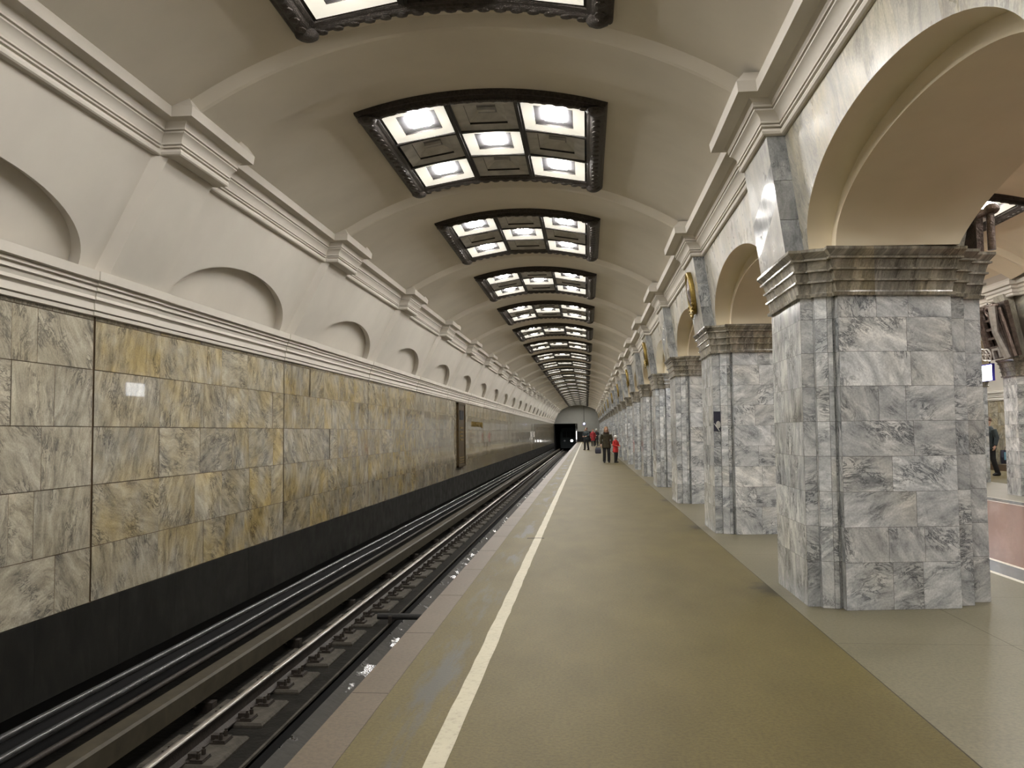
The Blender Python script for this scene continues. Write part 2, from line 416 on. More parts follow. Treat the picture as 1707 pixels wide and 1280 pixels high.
for x in (-3.49, -1.97):
    o = rail_mb(x).build('running_rail'); o.parent = track; o.matrix_parent_inverse = Matrix.Translation((2.73, 0, -TZ))
def chair_mb():
    c = MB(); c.box(-.21, .21, -.09, .09, -.002, .012, M['rust'])
    for sx in (1, -1):
        c.box(sx*0.15-.055, sx*0.15+.055, -.085, .085, .0, .028, M['rust'])
        c.box(sx*0.09-.035, sx*0.09+.035, -.035, .035, .02, .062, M['rust'])
        for yy in (-.055, .055):
            c.tube([(sx*0.155, yy, .02), (sx*0.155, yy, .075)], .02, M['rust'], 6)
            c.tube([(sx*0.155, yy, .075), (sx*0.155, yy, .095)], .012, M['rust'], 6)
    return c
sl0 = MB()
# block with a chamfered top on both sides of the rail
def cham(c, x0, x1, y0, y1, z0, z1, m, e=.02):
    c.grid([[(x0, y0, z0), (x1, y0, z0), (x1, y1, z0), (x0, y1, z0)], [(x0, y0, z1-e), (x1, y0, z1-e), (x1, y1, z1-e), (x0, y1, z1-e)],
            [(x0+e, y0+e, z1), (x1-e, y0+e, z1), (x1-e, y1-e, z1), (x0+e, y1-e, z1)]], m, closed=True)
    c.face([(x0+e, y0+e, z1), (x1-e, y0+e, z1), (x1-e, y1-e, z1), (x0+e, y1-e, z1)], m)
cham(sl0, -.35, .34, -.38, .38, -.10, .02, M['sleeper'])
SP = 1.07; first = None
ys = [2.2 + SP*i for i in range(115)]
def put(o, x, y, z): o.parent = track; o.location = (x+2.73, y, z-TZ)
far_sl = MB()
for i, y in enumerate(ys):
    if i < 99:
        if first is None:
            first = sl0.build('sleeper'); put(first, -3.49, y, TZ)
            ch = chair_mb().build('rail_chair', first); ch.location = (0, -.24, .02)
            ch2 = ch.copy(); COL.objects.link(ch2); ch2.parent = first; ch2.location = (0, .22, .02)
        else:
            s = first.copy(); COL.objects.link(s); put(s, -3.49, y, TZ)
            if y < 60:
                for c0 in (ch, ch2):
                    cc = c0.copy(); COL.objects.link(cc); cc.parent = s
    else:
        cham(far_sl, -3.84, -3.15, y-.38, y+.38, TZ-.1, TZ+.02, M['sleeper'])
fo = far_sl.build('distant_sleepers'); fo.parent = track; fo.matrix_parent_inverse = Matrix.Translation((2.73, 0, -TZ)); fo['kind'] = 'stuff'
# near half of the sleepers, hidden below the platform nosing except from the side
ns = MB()
for y in ys[:40]: cham(ns, -2.35, -1.6, y-.38, y+.38, TZ-.24, TZ+.02, M['sleeper'])
no = ns.build('inner_sleepers'); no.parent = track; no.matrix_parent_inverse = Matrix.Translation((2.73, 0, -TZ)); no['kind'] = 'stuff'

# cross pipe from the rail to the platform
cp = MB(); cp.tube([(-3.13, 12.77, TZ+.09), (-2.9, 12.77, TZ+.09), (-1.26, 12.77, TZ+.075)], .045, M['black'], 10)
cp.box(-2.95, -2.90, 12.68, 12.82, TZ+.005, TZ+.11, M['rust'])
tag(cp.build('cross_pipe'), 'black pipe crossing the drain from rail to platform', 'pipe')

# third rail with its protective cover
tr = empty('conductor_rail', (-3.99, 0, TZ)); tag(tr, 'conductor rail under a brown cover left of the bright running rail', 'conductor rail')
c = MB()
prof = [(-.10, -.20), (-.10, -.02), (-.075, 0), (.075, 0), (.10, -.02), (.10, -.20), (.085, -.20), (.085, -.03), (-.085, -.03), (-.085, -.20)]
zt = -0.97
for i in range(len(prof)):
    (xa, za), (xb, zb) = prof[i], prof[(i+1) % len(prof)]
    c.face([(xa, YA, za+zt-TZ), (xb, YA, zb+zt-TZ), (xb, YB, zb+zt-TZ), (xa, YB, za+zt-TZ)], M['cover'])
c.build('cover', tr)
c = MB(); c.box(-.04, .04, YA, YB, zt-TZ-.19, zt-TZ-.08, M['rust']); c.build('contact_rail', tr)
bk = MB()
bk.tube([(-.02, 0, -.05), (-.12, 0, -.02), (-.13, 0, .2), (-.03, 0, .27)], .022, M['rust'], 6); bk.box(-.05, .12, -.06, .06, -.06, .05, M['rust'])
b0 = None; y = 3.4
while y < YB:
    if b0 is None: b0 = bk.build('bracket', tr); b0.location = (0, y, 0)
    else:
        q = b0.copy(); COL.objects.link(q); q.parent = tr; q.location = (0, y, 0)
    y += 2.7
# cables along the foot of the wall
for i, (x, z, r, nm) in enumerate(((-4.66, -0.895, .035, 'uppermost of three black cables along the foot of the marble wall'),
                                   (-4.60, -1.02, .04, 'middle of three black cables along the foot of the marble wall'),
                                   (-4.52, -1.13, .03, 'lowest of three black cables along the foot of the marble wall'))):
    c = MB(); pts = []; y = YA; rc = random.Random(i)
    while y < YB:
        pts.append((x, y, z + rc.uniform(-.006, .006))); y += 1.3
    c.tube(pts, r, M['cable'] if i < 2 else M['rust'], 8)
    o = c.build('trackside_cable', smooth=True); tag(o, nm, 'cable', 'cables along the foot of the wall')
    if i == 0: pass

# ================================================================== LEFT WALL (marble)
b = MB()
rows = [(-0.083, 0.44), (0.44, 1.03), (1.03, 1.59), (1.59, 2.14), (2.14, 2.62), (2.62, 2.69)]
rt = random.Random(21)
def left_tiles(b, x0, sign, y_lo, y_hi, yj, m, mg):
    k = math.floor((y_lo-yj)/P)
    while yj + k*P < y_hi:
        ya, yb = yj+k*P, yj+(k+1)*P
        tone = rt.uniform(0.93, 1.04); yel = rt.choice([0.5, 0.8, 1.0, 1.0, 0.9]) if k != -1 else 0.15
        base = [0, 1.32, 2.32, 3.1, 3.9, 4.62, P]
        for ri, (z0, z1) in enumerate(rows):
            cuts = [base[0]] + [q + rt.uniform(-.22, .22) for q in base[1:-1]] + [P]
            cuts[1] = base[1]
            for ca, cb in zip(cuts, cuts[1:]):
                g = 0.0035; y0, y1 = ya+ca, ya+cb
                if y1 < y_lo or y0 > y_hi: continue
                y0 = max(y0, y_lo) + (0.026 if ca == 0 else 0)
                tn = (tone*rt.uniform(0.86, 1.08), min(1, max(0, yel*rt.uniform(0.4, 1.3))))
                b.tile((x0 - abs(rt.gauss(0, .0004)), y0, z0), Vector((rt.gauss(0, .0022), 1, 0)).normalized(), Vector((rt.gauss(0, .0022), 0, 1)).normalized(), y1-y0, z1-z0, m, g, tn, rnd=rt)
        k += 1
left_tiles(b, LXW, 1, YA, YB, LYJ, M['wall'], None)
wl = b.build('wall_left', flip=False); struct(wl, 'yellow grey marble wall beyond the track')
b = MB()
b.face([(LXW-0.012, YA, -0.1), (LXW-0.012, YB, -0.1), (LXW-0.012, YB, 2.7), (LXW-0.012, YA, 2.7)], M['grout'])
b.build('joint_filler', wl)
b = MB()
y = YA
while y < YB:
    d = rt.uniform(0.9, 1.5); b.tile((LXW+0.012, y, -0.80), (0, 1, 0), (0, 0, 1), min(d, YB-y), 0.715, M['dark'], 0.001, (rt.uniform(.8, 1.15), .3), 1.57+rt.uniform(-.15, .15)); y += d
b.face([(LXW, YA, -0.085), (LXW, YB, -0.085), (LXW+.012, YB, -0.085), (LXW+.012, YA, -0.085)], M['dark'])
b.face([(LXW+.012, YA, -0.80), (LXW+.012, YB, -0.80), (LXW-.25, YB, -0.80), (LXW-.25, YA, -0.80)], M['blackshade'])
b.face([(LXW-.1, YA, -1.5), (LXW-.1, YB, -1.5), (LXW-.1, YB, -.7), (LXW-.1, YA, -.7)], M['blackshade'])  # void under the plinth, coloured black for its shade
pl = b.build('plinth', wl); pl['label'] = 'black marble plinth'

# ------------------------------------------------------------------ mouldings swept along Y with breaks at the pilasters
def sweep(b, prof, xw, sgn, breaks, y0, y1, m, dz=0.0):
    """prof: (out, z, smooth?) ; breaks: list of (ya, yb, extra)"""
    rowsl = [[] for _ in prof]
    for i, (d, z) in enumerate(prof):
        row = rowsl[i]; row.append((xw + sgn*d, y0, z+dz))
        for ya, yb, ex in breaks:
            if ya - d < y0+.01 or yb + d > y1-.01: continue
            row.append((xw+sgn*d, ya-d, z+dz)); row.append((xw+sgn*(d+ex), ya-d, z+dz))
            row.append((xw+sgn*(d+ex), yb+d, z+dz)); row.append((xw+sgn*d, yb+d, z+dz))
        row.append((xw+sgn*d, y1, z+dz))
    b.grid(rowsl, m, flip=(sgn > 0))
def roundn(x): return x
UP = [(-.12, 4.165), (0, 4.168), (.016, 4.178), (.024, 4.20), (.016, 4.222), (-.006, 4.226), (-.006, 4.238), (.028, 4.240), (.030, 4.254), (.004, 4.256), (.004, 4.266), (.036, 4.268), (.038, 4.280), (.034, 4.284), (.046, 4.315), (.072, 4.347), (.098, 4.362), (.100, 4.374), (.078, 4.376), (.078, 4.386), (.110, 4.388), (.112, 4.400), (.108, 4.404), (.118, 4.428), (.150, 4.456), (.19, 4.466), (.262, 4.468), (.276, 4.56), (.20, 4.66)]
LPIL = [(LPC-.54+P*k, LPC+.54+P*k, .2) for k in range(K0, K1)]
RPIL = [(PYC-.55+P*k, PYC+.55+P*k, .16) for k in range(K0, K1)]
b = MB(); sweep(b, [(d*.82 if d > 0 else d, z) for d, z in UP], -4.06, 1, LPIL, YA, YB, M['plaster'], 0.02)
o = b.build('trim_1'); struct(o, 'stepped upper cornice along the left wall'); shade_auto(o, 25)
b = MB(); sweep(b, UP, 1.75, -1, RPIL, YA, YB, M['plaster'], -0.09)
o = b.build('trim_2'); struct(o, 'stepped upper cornice above the arches'); shade_auto(o, 25)
LOW = [(-.01, 2.655), (0, 2.655), (.028, 2.66), (.030, 2.695), (.018, 2.70), (.046, 2.708), (.040, 2.775), (.052, 2.795), (.075, 2.802), (.066, 2.835), (.078, 2.865), (.072, 2.875), (.100, 2.882), (.096, 2.925), (.124, 2.932), (.120, 2.965), (.160, 2.972), (.172, 3.055), (.10, 3.07), (0, 3.075)]
LPS = [(LPC-.5+P*k, LPC+.55+P*k, .012) for k in range(K0, K1)]
b = MB(); sweep(b, LOW, LXW+.01, 1, LPS, YA, YB, M['plaster'], 0.0)
o = b.build('trim_3'); struct(o, 'lower white cornice along the top of the marble wall'); shade_auto(o, 25)

# ------------------------------------------------------------------ left upper wall: leaning plane, pilasters and blind arches
def lean_l(y, z, off=0.0):      # plane from (-4.70,3.04) to (-4.07,4.26), off = towards the track
    t = (z-3.04)/1.22; nx, nz = 0.888, -0.459
    return (-4.70 + 0.63*t + nx*off, y, z + nz*off)
b = MB(); m = M['plaster']; ZT = 4.30; ZB = 3.0
for k in range(K0, K1):
    pc = LPC + P*k; ya, yb = pc-.54, pc+.54
    yn = pc + P
    # pilaster with bevelled sides
    b.grid([[lean_l(ya-.05, ZB), lean_l(ya+.05, ZB, .10), lean_l(yb-.05, ZB, .10), lean_l(yb+.05, ZB)],
            [lean_l(ya-.05, ZT), lean_l(ya+.05, ZT, .10), lean_l(yb-.05, ZT, .10), lean_l(yb+.05, ZT)]], m)
    # blind arch bay
    cy = (yb + yn-.54)/2; hwid, zs, rise = 1.80, 3.02, 0.61
    y0, y1 = yb+.05, yn-.54-.05
    n = 36; arc = [(cy + hwid*cos(pi*(1-i/n)), zs + rise*sin(pi*i/n)**0.92) for i in range(n+1)]
    top = [(y0 + (y1-y0)*i/n, ZT) for i in range(n+1)]
    b.grid([[lean_l(*p) for p in arc], [lean_l(*p) for p in top]], m)
    b.face([lean_l(y0, ZB), lean_l(arc[0][0], ZB), lean_l(*arc[0]), lean_l(y0, ZT)], m)
    b.face([lean_l(arc[-1][0], ZB), lean_l(y1, ZB), lean_l(y1, ZT), lean_l(*arc[-1])], m)
    D = -.11
    b.grid([[lean_l(*p, D) for p in arc], [lean_l(*p) for p in arc]], m)
    base = [(p[0], ZB-.1) for p in arc]
    b.grid([[lean_l(*p, D) for p in base], [lean_l(*p, D) for p in arc]], m)
o = b.build('upper_plaster', wl); shade_auto(o, 30); o['label'] = 'pale plaster upper wall with blind arches'

# ================================================================== VAULT
def vault_pt(cx, cz, s, y, d=0.0, R_=VCR):
    a = s/R_
    return (cx + (R_-d)*sin(a), y, cz - R_ + (R_-d)*cos(a))
SM = 2.95; NS = 48; HOLE = 1.34
ss = sorted([-SM + 2*SM*i/NS for i in range(NS+1) if abs(abs(-SM + 2*SM*i/NS) - HOLE) > .04] + [-HOLE, HOLE])
def vault(name, cx, cz, lights, ribs, m, label):
    """barrel vault with a rectangular opening behind every light"""
    yp = [(YA, 0), (YB, 0)]; holes = []
    for k in range(K0, K1) if ribs else ():
        a, c = 7.86 + P*k, 8.74 + P*k
        yp += [(a-.12, 0), (a-.03, .085), (a, .10), (c, .10), (c+.03, .085), (c+.12, 0)]
    for y in lights:
        yp += [(y+.12, 0), (y+3.35-.12, 0)]; holes.append((y+.12, y+3.23))
    yp = sorted(q for q in yp if YA <= q[0] <= YB)
    b = MB()
    for (ya, da), (yb, db) in zip(yp, yp[1:]):
        ym = (ya+yb)/2; hole = any(h0 < ym < h1 for h0, h1 in holes)
        for part in ((lambda s: s <= -HOLE+1e-6), (lambda s: abs(s) <= HOLE+1e-6), (lambda s: s >= HOLE-1e-6)):
            q = [s for s in ss if part(s)]
            if hole and q[0] < 0 < q[-1]: continue
            b.grid([[vault_pt(cx, cz, s, ya, da) for s in q], [vault_pt(cx, cz, s, yb, db) for s in q]], m)
    o = b.build(name, weld=True); struct(o, label); shade_auto(o, 14); return o
vault('ceiling', VCX, VCZ, [LAMP_Y + P*(i-1) for i in range(-2, 23)], True, M['vault'], 'grey brown plaster barrel vault with a low rib at every pillar')
vault('ceiling_hall', HCX, HCZ, [15.5 + P*(i-3) for i in range(8)], True, M['cream'], 'cream barrel vault of the central hall')
vault('ceiling_far', FAR-VCX, VCZ, [LAMP_Y + P*(i+1) for i in range(6)], False, M['vault'], 'plaster vault over the far platform')

# ================================================================== ARCADE WALL
def lean_r(y, z, off=0.0):       # right spandrel plane, off = towards the platform
    t = (z-3.03)/1.1
    return (1.91 - 0.145*t - off, y, z)
ra = random.Random(5)
def arcade(b, yc_list, mirror, mat_face, mat_soffit, hall_mat):
    X = (lambda p: (FAR-p[0], p[1], p[2])) if mirror else (lambda p: p)
    def F(pts, m, uv=None, tint=(1, .3)):
        pts = [X(p) for p in pts]
        if mirror: pts = pts[::-1]; uv = uv[::-1] if uv else None
        b.face(pts, m, uv, tint)
    def G(rws, m):
        rws = [[X(p) for p in r] for r in rws]; b.grid(rws, m, flip=mirror)
    ZS, ZT = 3.03, 4.16
    for cy in yc_list:
        n = 40; ho, ro = 1.90, 0.675; hi, ri = 1.775, 0.545; hh, rh = 1.84, 0.66
        el = lambda h, r: [(cy + h*cos(pi*(1-i/n)), ZS + r*max(0, sin(pi*i/n))**0.95) for i in range(n+1)]
        ao, ai, ah = el(ho, ro), el(hi, ri), el(hh, rh)
        ya, yb = cy-P/2, cy+P/2
        # face slabs, radial
        i = 0
        tops = [(ya + (yb-ya)*j/n, ZT) for j in range(n+1)]
        while i < n:
            st = ra.choice([3, 4, 5]); j = min(n, i+st); tn = (ra.uniform(.86, 1.06), ra.uniform(0, .9)); ox = ra.uniform(0, 60)
            mid = (i+j)/2/n; ang = (0.5-mid)*1.6 + pi/2
            for q in range(i, j):
                pts = [lean_r(*ao[q]), lean_r(*tops[q]), lean_r(*tops[q+1]), lean_r(*ao[q+1])]
                uv = [(ox + p[1]*cos(ang) + p[2]*sin(ang), ox - p[1]*sin(ang) + p[2]*cos(ang)) for p in pts]
                F(pts, mat_face, uv, tn)
            i = j
        F([lean_r(ya, ZS), lean_r(ya, ZT), lean_r(*ao[0]), lean_r(ao[0][0], ZS)], mat_face, [(0, 0), (1, 0), (1, .3), (0, .3)])
        F([lean_r(ao[-1][0], ZS), lean_r(*ao[-1]), lean_r(yb, ZT), lean_r(yb, ZS)], mat_face, [(0, 0), (1, 0), (1, .3), (0, .3)])
        # outer reveal, face of the inner order, soffit, hall face
        XI, XH = 2.10, 3.12; XHz = lambda z: XH + (.2 if mirror else .5)*(max(z, ZS)-ZS)
        G([[lean_r(*p) for p in ao], [(XI, p[0], p[1]) for p in ao]], mat_soffit)
        G([[(XI, p[0], p[1]) for p in ao], [(XI, p[0], p[1]) for p in ai]], mat_soffit)
        mids = []
        for f in (0, .25, .5, .75, 1.0):
            mids.append([(XI+(XHz(q[1])-XI)*f, p[0]*(1-f)+q[0]*f, p[1]*(1-f)+q[1]*f) for p, q in zip(ai, ah)])
        G(mids, mat_soffit)
        ht = [(XHz(4.6), t[0], 4.6) for t in tops]
        G([[(XHz(p[1]), p[0], p[1]) for p in ah], ht], hall_mat)
        F([(XH, ya, ZS), (XH, ah[0][0]-.01, ZS), (XH, ah[0][0], ZS), (XHz(4.6), ya, 4.6)], hall_mat)
        F([(XH, ah[-1][0]+.01, ZS), (XH, yb, ZS), (XHz(4.6), yb, 4.6), (XH, ah[-1][0], ZS)], hall_mat)
        # body over the pillars
        G([[(lean_r(ya, ZS)[0], ya, ZS+.004), (lean_r(ya, ZS)[0], ao[0][0]+.02, ZS+.004)], [(XH, ya, ZS+.004), (XH, ao[0][0]+.02, ZS+.004)]], mat_soffit)
        G([[(lean_r(ya, ZS)[0], ao[-1][0]-.02, ZS+.004), (lean_r(ya, ZS)[0], yb, ZS+.004)], [(XH, ao[-1][0]-.02, ZS+.004), (XH, yb, ZS+.004)]], mat_soffit)
b = MB(); arcade(b, [PYC + .06 - P/2 + P*k for k in range(K0, K1)], False, M['spandrel'], M['cream'], M['cream'])
o = b.build('wall_right'); struct(o, 'pale marble arcade wall with wide plaster arches between the pillars'); shade_auto(o, 40)
wr = o
b = MB(); arcade(b, [FYC - P/2 + P*k for k in range(-4, 21)], True, M['spandrel'], M['cream'], M['spandrel'])
wf_ = o = b.build('wall_far'); struct(o, 'arcade wall on the far side of the central hall'); shade_auto(o, 40)
# hall cornices, far wall
HPR = [(0, 4.36), (.03, 4.38), (.035, 4.43), (.06, 4.44), (.065, 4.50), (.10, 4.53), (.105, 4.58), (.16, 4.60), (.165, 4.68), (.1, 4.75)]
b = MB(); sweep(b, HPR + [(.26, 4.85)], FAR-3.42, -1, [(FYC-.55+P*k, FYC+.55+P*k, .13) for k in range(-4, 20)], YA, YB, M['plaster'])
o = b.build('trim_4'); struct(o, 'cornice of the hall above the far arches'); shade_auto(o, 25)
b = MB(); sweep(b, HPR, 3.77, 1, [(PYC-.5+P*k, PYC+.5+P*k, .13) for k in range(K0, K1)], YA, YB, M['plaster'])
o = b.build('trim_5'); struct(o); shade_auto(o, 25)
b = MB(); left_tiles(b, FAR-LXW, 1, 10, 90, LYJ, M['wall'], None)
b.face([(FAR-LXW+.012, YA, -1.5), (FAR-LXW+.012, YB, -1.5), (FAR-LXW+.012, YB, 2.7), (FAR-LXW+.012, YA, 2.7)], M['grout'])
o = b.build('wall_far_side', flip=True); struct(o, 'marble wall across the far platform')
b = MB(); sweep(b, LOW, FAR-LXW, -1, [], YA, YB, M['plaster'])
b.face([(FAR-LXW, YA, 3.0), (FAR-LXW, YB, 3.0), (FAR+4.0, YB, 4.6), (FAR+4.0, YA, 4.6)], M['plaster'])
o = b.build('trim_6'); struct(o, 'white cornice on the far platform wall')
b = MB(); flat(b, FAR+1.38, FAR+4.9, YA, YB, TZ, M['bed']); b.face([(FAR+1.38, YA, 0), (FAR+1.38, YB, 0), (FAR+1.38, YB, TZ), (FAR+1.38, YA, TZ)], M['bed'])
struct(b.build('floor_far_trackbed'))
b = MB(); b.face([(FAR-1.0, YA, 4.15), (FAR-1.0, YB, 4.15), (FAR-1.75, YB, 4.5), (FAR-1.75, YA, 4.05)], M['plaster']); 
b.face([(FAR-1.75, YA, 4.1), (FAR-1.4, YA, 4.6), (FAR-1.4, YB, 4.6), (FAR-1.75, YB, 4.1)], M['plaster']); struct(b.build('trim_7'))

# ================================================================== PILLARS
def offset_poly(poly, d):
    n = len(poly); out = []
    for i in range(n):
        p0, p1, p2 = Vector(poly[i-1]), Vector(poly[i]), Vector(poly[(i+1) % n])
        e1, e2 = (p1-p0).normalized(), (p2-p1).normalized()
        n1, n2 = Vector((e1.y, -e1.x)), Vector((e2.y, -e2.x))
        s = n1+n2
        if s.length < 1e-6: s = n1
        s = s/ max(0.35, s.dot(n1))
        out.append((p1.x + s.x*d, p1.y + s.y*d))
    return out
def plan():
    # near side (-y), from the platform front to the hall; local x: 0 at world x = 1.85
    near = [(0, -.57), (.105, -.57), (.105, -.62), (.20, -.655), (.245, -.652), (.262, -.635), (.272, -.632), (.272, -.73), (1.243, -.60), (1.243, -.50), (1.40, -.47), (1.40, -.345), (1.60, -.315)]
    far = [(x, -y) for x, y in near][::-1]
    return near + far      # counter-clockwise seen from above (x right, y forward)
PL = plan()
COURSES = [0.0, .39, .68, .975, 1.27, 1.565, 1.86, 2.15, 2.44, 2.63]
def pillar_parts(seed):
    r = random.Random(seed); t = MB()
    n = len(PL)
    core = offset_poly(PL, -.004)
    t.grid([[(x, y, 0) for x, y in core], [(x, y, 2.64) for x, y in core]], M['groutgrey'], closed=True)
    for i in range(n):
        p, q = Vector(PL[i]), Vector(PL[(i+1) % n]); ln_ = (q-p).length; U = (q-p)/ln_
        for ci in range(len(COURSES)-1):
            z0, z1 = COURSES[ci], COURSES[ci+1]
            if ln_ > .8: cs = sorted([0, ln_*r.uniform(.3, .45), ln_*r.uniform(.55, .75), ln_]) if r.random() < .6 else [0, ln_*r.uniform(.35, .65), ln_]
            else: cs = [0, ln_]
            for a, c in zip(cs, cs[1:]):
                dark = ln_ < .25
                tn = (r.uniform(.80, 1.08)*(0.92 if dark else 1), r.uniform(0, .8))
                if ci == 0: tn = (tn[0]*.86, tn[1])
                pp = p + U*a
                ang = r.choice([0.25, 0.5, -0.3, 2.7, 0.9]) + r.uniform(-.25, .25)
                if abs(U.x) < .2: ang = 1.4 + r.uniform(-.3, .3)
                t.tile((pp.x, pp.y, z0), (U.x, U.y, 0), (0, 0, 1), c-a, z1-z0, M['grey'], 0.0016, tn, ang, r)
    shaft = t
    # capital: stepped fasciae
    c = MB()
    steps = [(2.625, .0), (2.625, .030), (2.652, .036), (2.656, .014), (2.668, .012), (2.742, .026), (2.746, .046), (2.762, .046), (2.766, .026), (2.834, .042), (2.838, .064), (2.854, .064), (2.858, .044), (2.926, .062), (2.930, .088), (2.946, .088), (2.950, .070), (3.0, .112), (3.024, .112), (3.026, .0)]
    ringz = [[(x, y, z) for x, y in offset_poly(PL, d)] for z, d in steps]
    for a, bb in zip(ringz, ringz[1:]):
        for i in range(len(PL)):
            j = (i+1) % len(PL)
            pts = [a[i], a[j], bb[j], bb[i]]; ww = hypot(a[j][0]-a[i][0], a[j][1]-a[i][1])
            nseg = 3 if ww > .8 else 1
            for s in range(nseg):
                f0, f1 = s/nseg, (s+1)/nseg
                lerp = lambda P_, Q_, f: tuple(P_[t_]*(1-f)+Q_[t_]*f for t_ in range(3))
                quad = [lerp(a[i], a[j], f0), lerp(a[i], a[j], f1), lerp(bb[i], bb[j], f1), lerp(bb[i], bb[j], f0)]
                rs = random.Random(seed*1000 + i*10 + s); ox = rs.uniform(0, 50)
                uv = [(ox + p[2], ox + (p[0]+p[1])) for p in quad]
                c.face(quad, M['cap'], uv, (rs.uniform(.82, 1.08), rs.uniform(.2, 1)))
    c.face([p for p in ringz[-1]], M['cap'])
    # upper pilaster leaning inwards over the platform
    u = MB(); zz = [3.03, 3.33, 3.68, 4.08]
    xf = lambda z: -.10 - .145*(z-3.03)/1.1
    for i in range(3):
        z0, z1 = zz[i], zz[i+1]; r2 = random.Random(seed*7+i)
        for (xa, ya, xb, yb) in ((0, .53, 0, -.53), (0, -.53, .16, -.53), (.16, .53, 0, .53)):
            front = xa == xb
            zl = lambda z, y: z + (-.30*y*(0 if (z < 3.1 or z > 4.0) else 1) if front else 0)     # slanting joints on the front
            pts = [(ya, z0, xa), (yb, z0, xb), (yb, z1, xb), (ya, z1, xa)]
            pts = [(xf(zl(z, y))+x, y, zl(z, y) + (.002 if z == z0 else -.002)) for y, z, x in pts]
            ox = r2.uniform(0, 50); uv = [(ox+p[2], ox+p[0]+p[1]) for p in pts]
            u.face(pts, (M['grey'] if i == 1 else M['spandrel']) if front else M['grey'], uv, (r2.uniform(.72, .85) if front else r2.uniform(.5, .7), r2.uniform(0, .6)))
    # hall side: plain pale pilaster
    v = MB()
    xh = lambda z: 1.50 + .2*(z-3.03)
    for (xa, ya, xb, yb) in ((0, -.25, 0, .25), (-.2, -.25, 0, -.25), (0, .25, -.2, .25)):
        pts = [(xh(3.035)+xa, ya, 3.035), (xh(3.035)+xb, yb, 3.035), (xh(4.45)+xb, yb, 4.45), (xh(4.45)+xa, ya, 4.45)]
        v.face(pts, M['spandrel'], [(p[2], p[0]+p[1]) for p in pts], (.95, .3))
    return shaft, c, u, v
variants = []
def pillar(i, x, y, mirror, label, group):
    e = empty('pillar', (x, y, 0), pi if mirror else 0)
    tag(e, label, 'pillar', group, 'thing')
    vi = i % 4; wall = wf_ if mirror else wr
    if vi >= len(variants):
        mbs = pillar_parts(31+vi)
        parts = [mb.build(nm, e) for mb, nm in zip(mbs[:2], ('shaft', 'capital'))] + [mb.build(nm, wall) for mb, nm in zip(mbs[2:], ('upper_pilaster', 'hall_pilaster'))]
        for q in parts[2:]: q.location = e.location; q.rotation_euler = e.rotation_euler
        variants.append(parts)
    else:
        for n_, q in enumerate(variants[vi]):
            c = q.copy(); COL.objects.link(c); c.parent = e if n_ < 2 else wall
            if n_ >= 2: c.location = e.location; c.rotation_euler = e.rotation_euler
    return e
NP = 23
for i in range(NP):
    lab = ('grey marble pillar nearest the camera, in full view at right' if i == 0 else
           ('last marble pillar of the platform row, beside the end wall' if i == NP-1 else f'{ORD[i]} marble pillar from the camera along the platform edge row'))
    pillar(i, 1.85, PYC + P*i, False, lab, 'pillars along the platform')
e = pillar(1, 1.85, PYC - P - .3, False, 'marble pillar just outside the frame to the right of the camera', 'pillars along the platform')
for i in range(-1, 6):
    lab = 'pale marble pillar across the hall below the bronze trophy' if i == 0 else f'marble pillar across the hall, {"one bay nearer than" if i < 0 else ["", "first", "second", "third", "fourth", "fifth"][i] + " beyond"} the pillar with the lit sign'
    pillar(i+9, FAR-1.85, FYC + P*i, True, lab, 'pillars across the hall')

# oval bronze reliefs on every second upper pilaster
def medallion():
    e = empty('bronze_relief'); f = MB()
    n = 36; prof = [(1.0, 0), (1.02, .05), (.95, .075), (.88, .05), (.86, .03)]
    f.grid([[(-d, s*.21*cos(2*pi*k/n), s*.33*sin(2*pi*k/n)) for k in range(n)] for s, d in prof], M['gold'], closed=True, flip=True)
    o = f.build('frame', e, smooth=True); o['label'] = 'gilded oval frame'
    g = MB()
    rowsd = [(.88, .03), (.6, .06), (.3, .085), (.02, .09)]
    g.grid([[(-d - .012*sin(5*t_)*s, s*.21*cos(t_), s*.33*sin(t_)) for t_ in [2*pi*k/n for k in range(n)]] for s, d in rowsd], M['trophy'], closed=True, flip=True)
    g.build('relief', e, smooth=True)
    h = MB()
    for k in range(-5, 6):
        a = pi*1.5 + k*.2
        h.ellipsoid((-.07, .25*cos(a), .39*sin(a)+.02), (.02, .045, .022), M['gold'], 8, 6)
    h.build('laurel', e, smooth=True)
    return e
med0 = None
for i in range(1, NP, 2):
    if med0 is None: e = med0 = medallion()
    else: e = copy_tree(med0)
    z = 3.62; e.location = (1.85 -.10 - .145*(z-3.03)/1.1 - .002, PYC + P*i, z); e.rotation_euler = (0, -0.13, 0)
    tag(e, f'gilded oval bronze relief on the {ORD[i]} pillar from the camera', 'relief', 'bronze reliefs on the pillars')

# small black notice on the side of the second pillar
e = empty('notice_plate', (1.905, PYC + P - .57 - .006, 1.63)); tag(e, 'small black notice plate on the side of the second pillar', 'notice')
q = MB(); q.box(-.05, .05, -.006, .006, -.145, .145, M['navy']); q.build('plate', e)
q = MB(); q.tube([(.015+.028*cos(t), -.008, -.05+.05*sin(t)) for t in [2*pi*k/20 for k in range(21)]], .005, M['unlitmid'], 6); q.ellipsoid((.015, -.007, -.05), (.024, .003, .044), M['unlit'], 12, 6)
q.tube([(-.045, -.008, -.03), (.03, -.008, -.14)], .005, M['white'], 6); q.build('printed_mark', e, smooth=True)

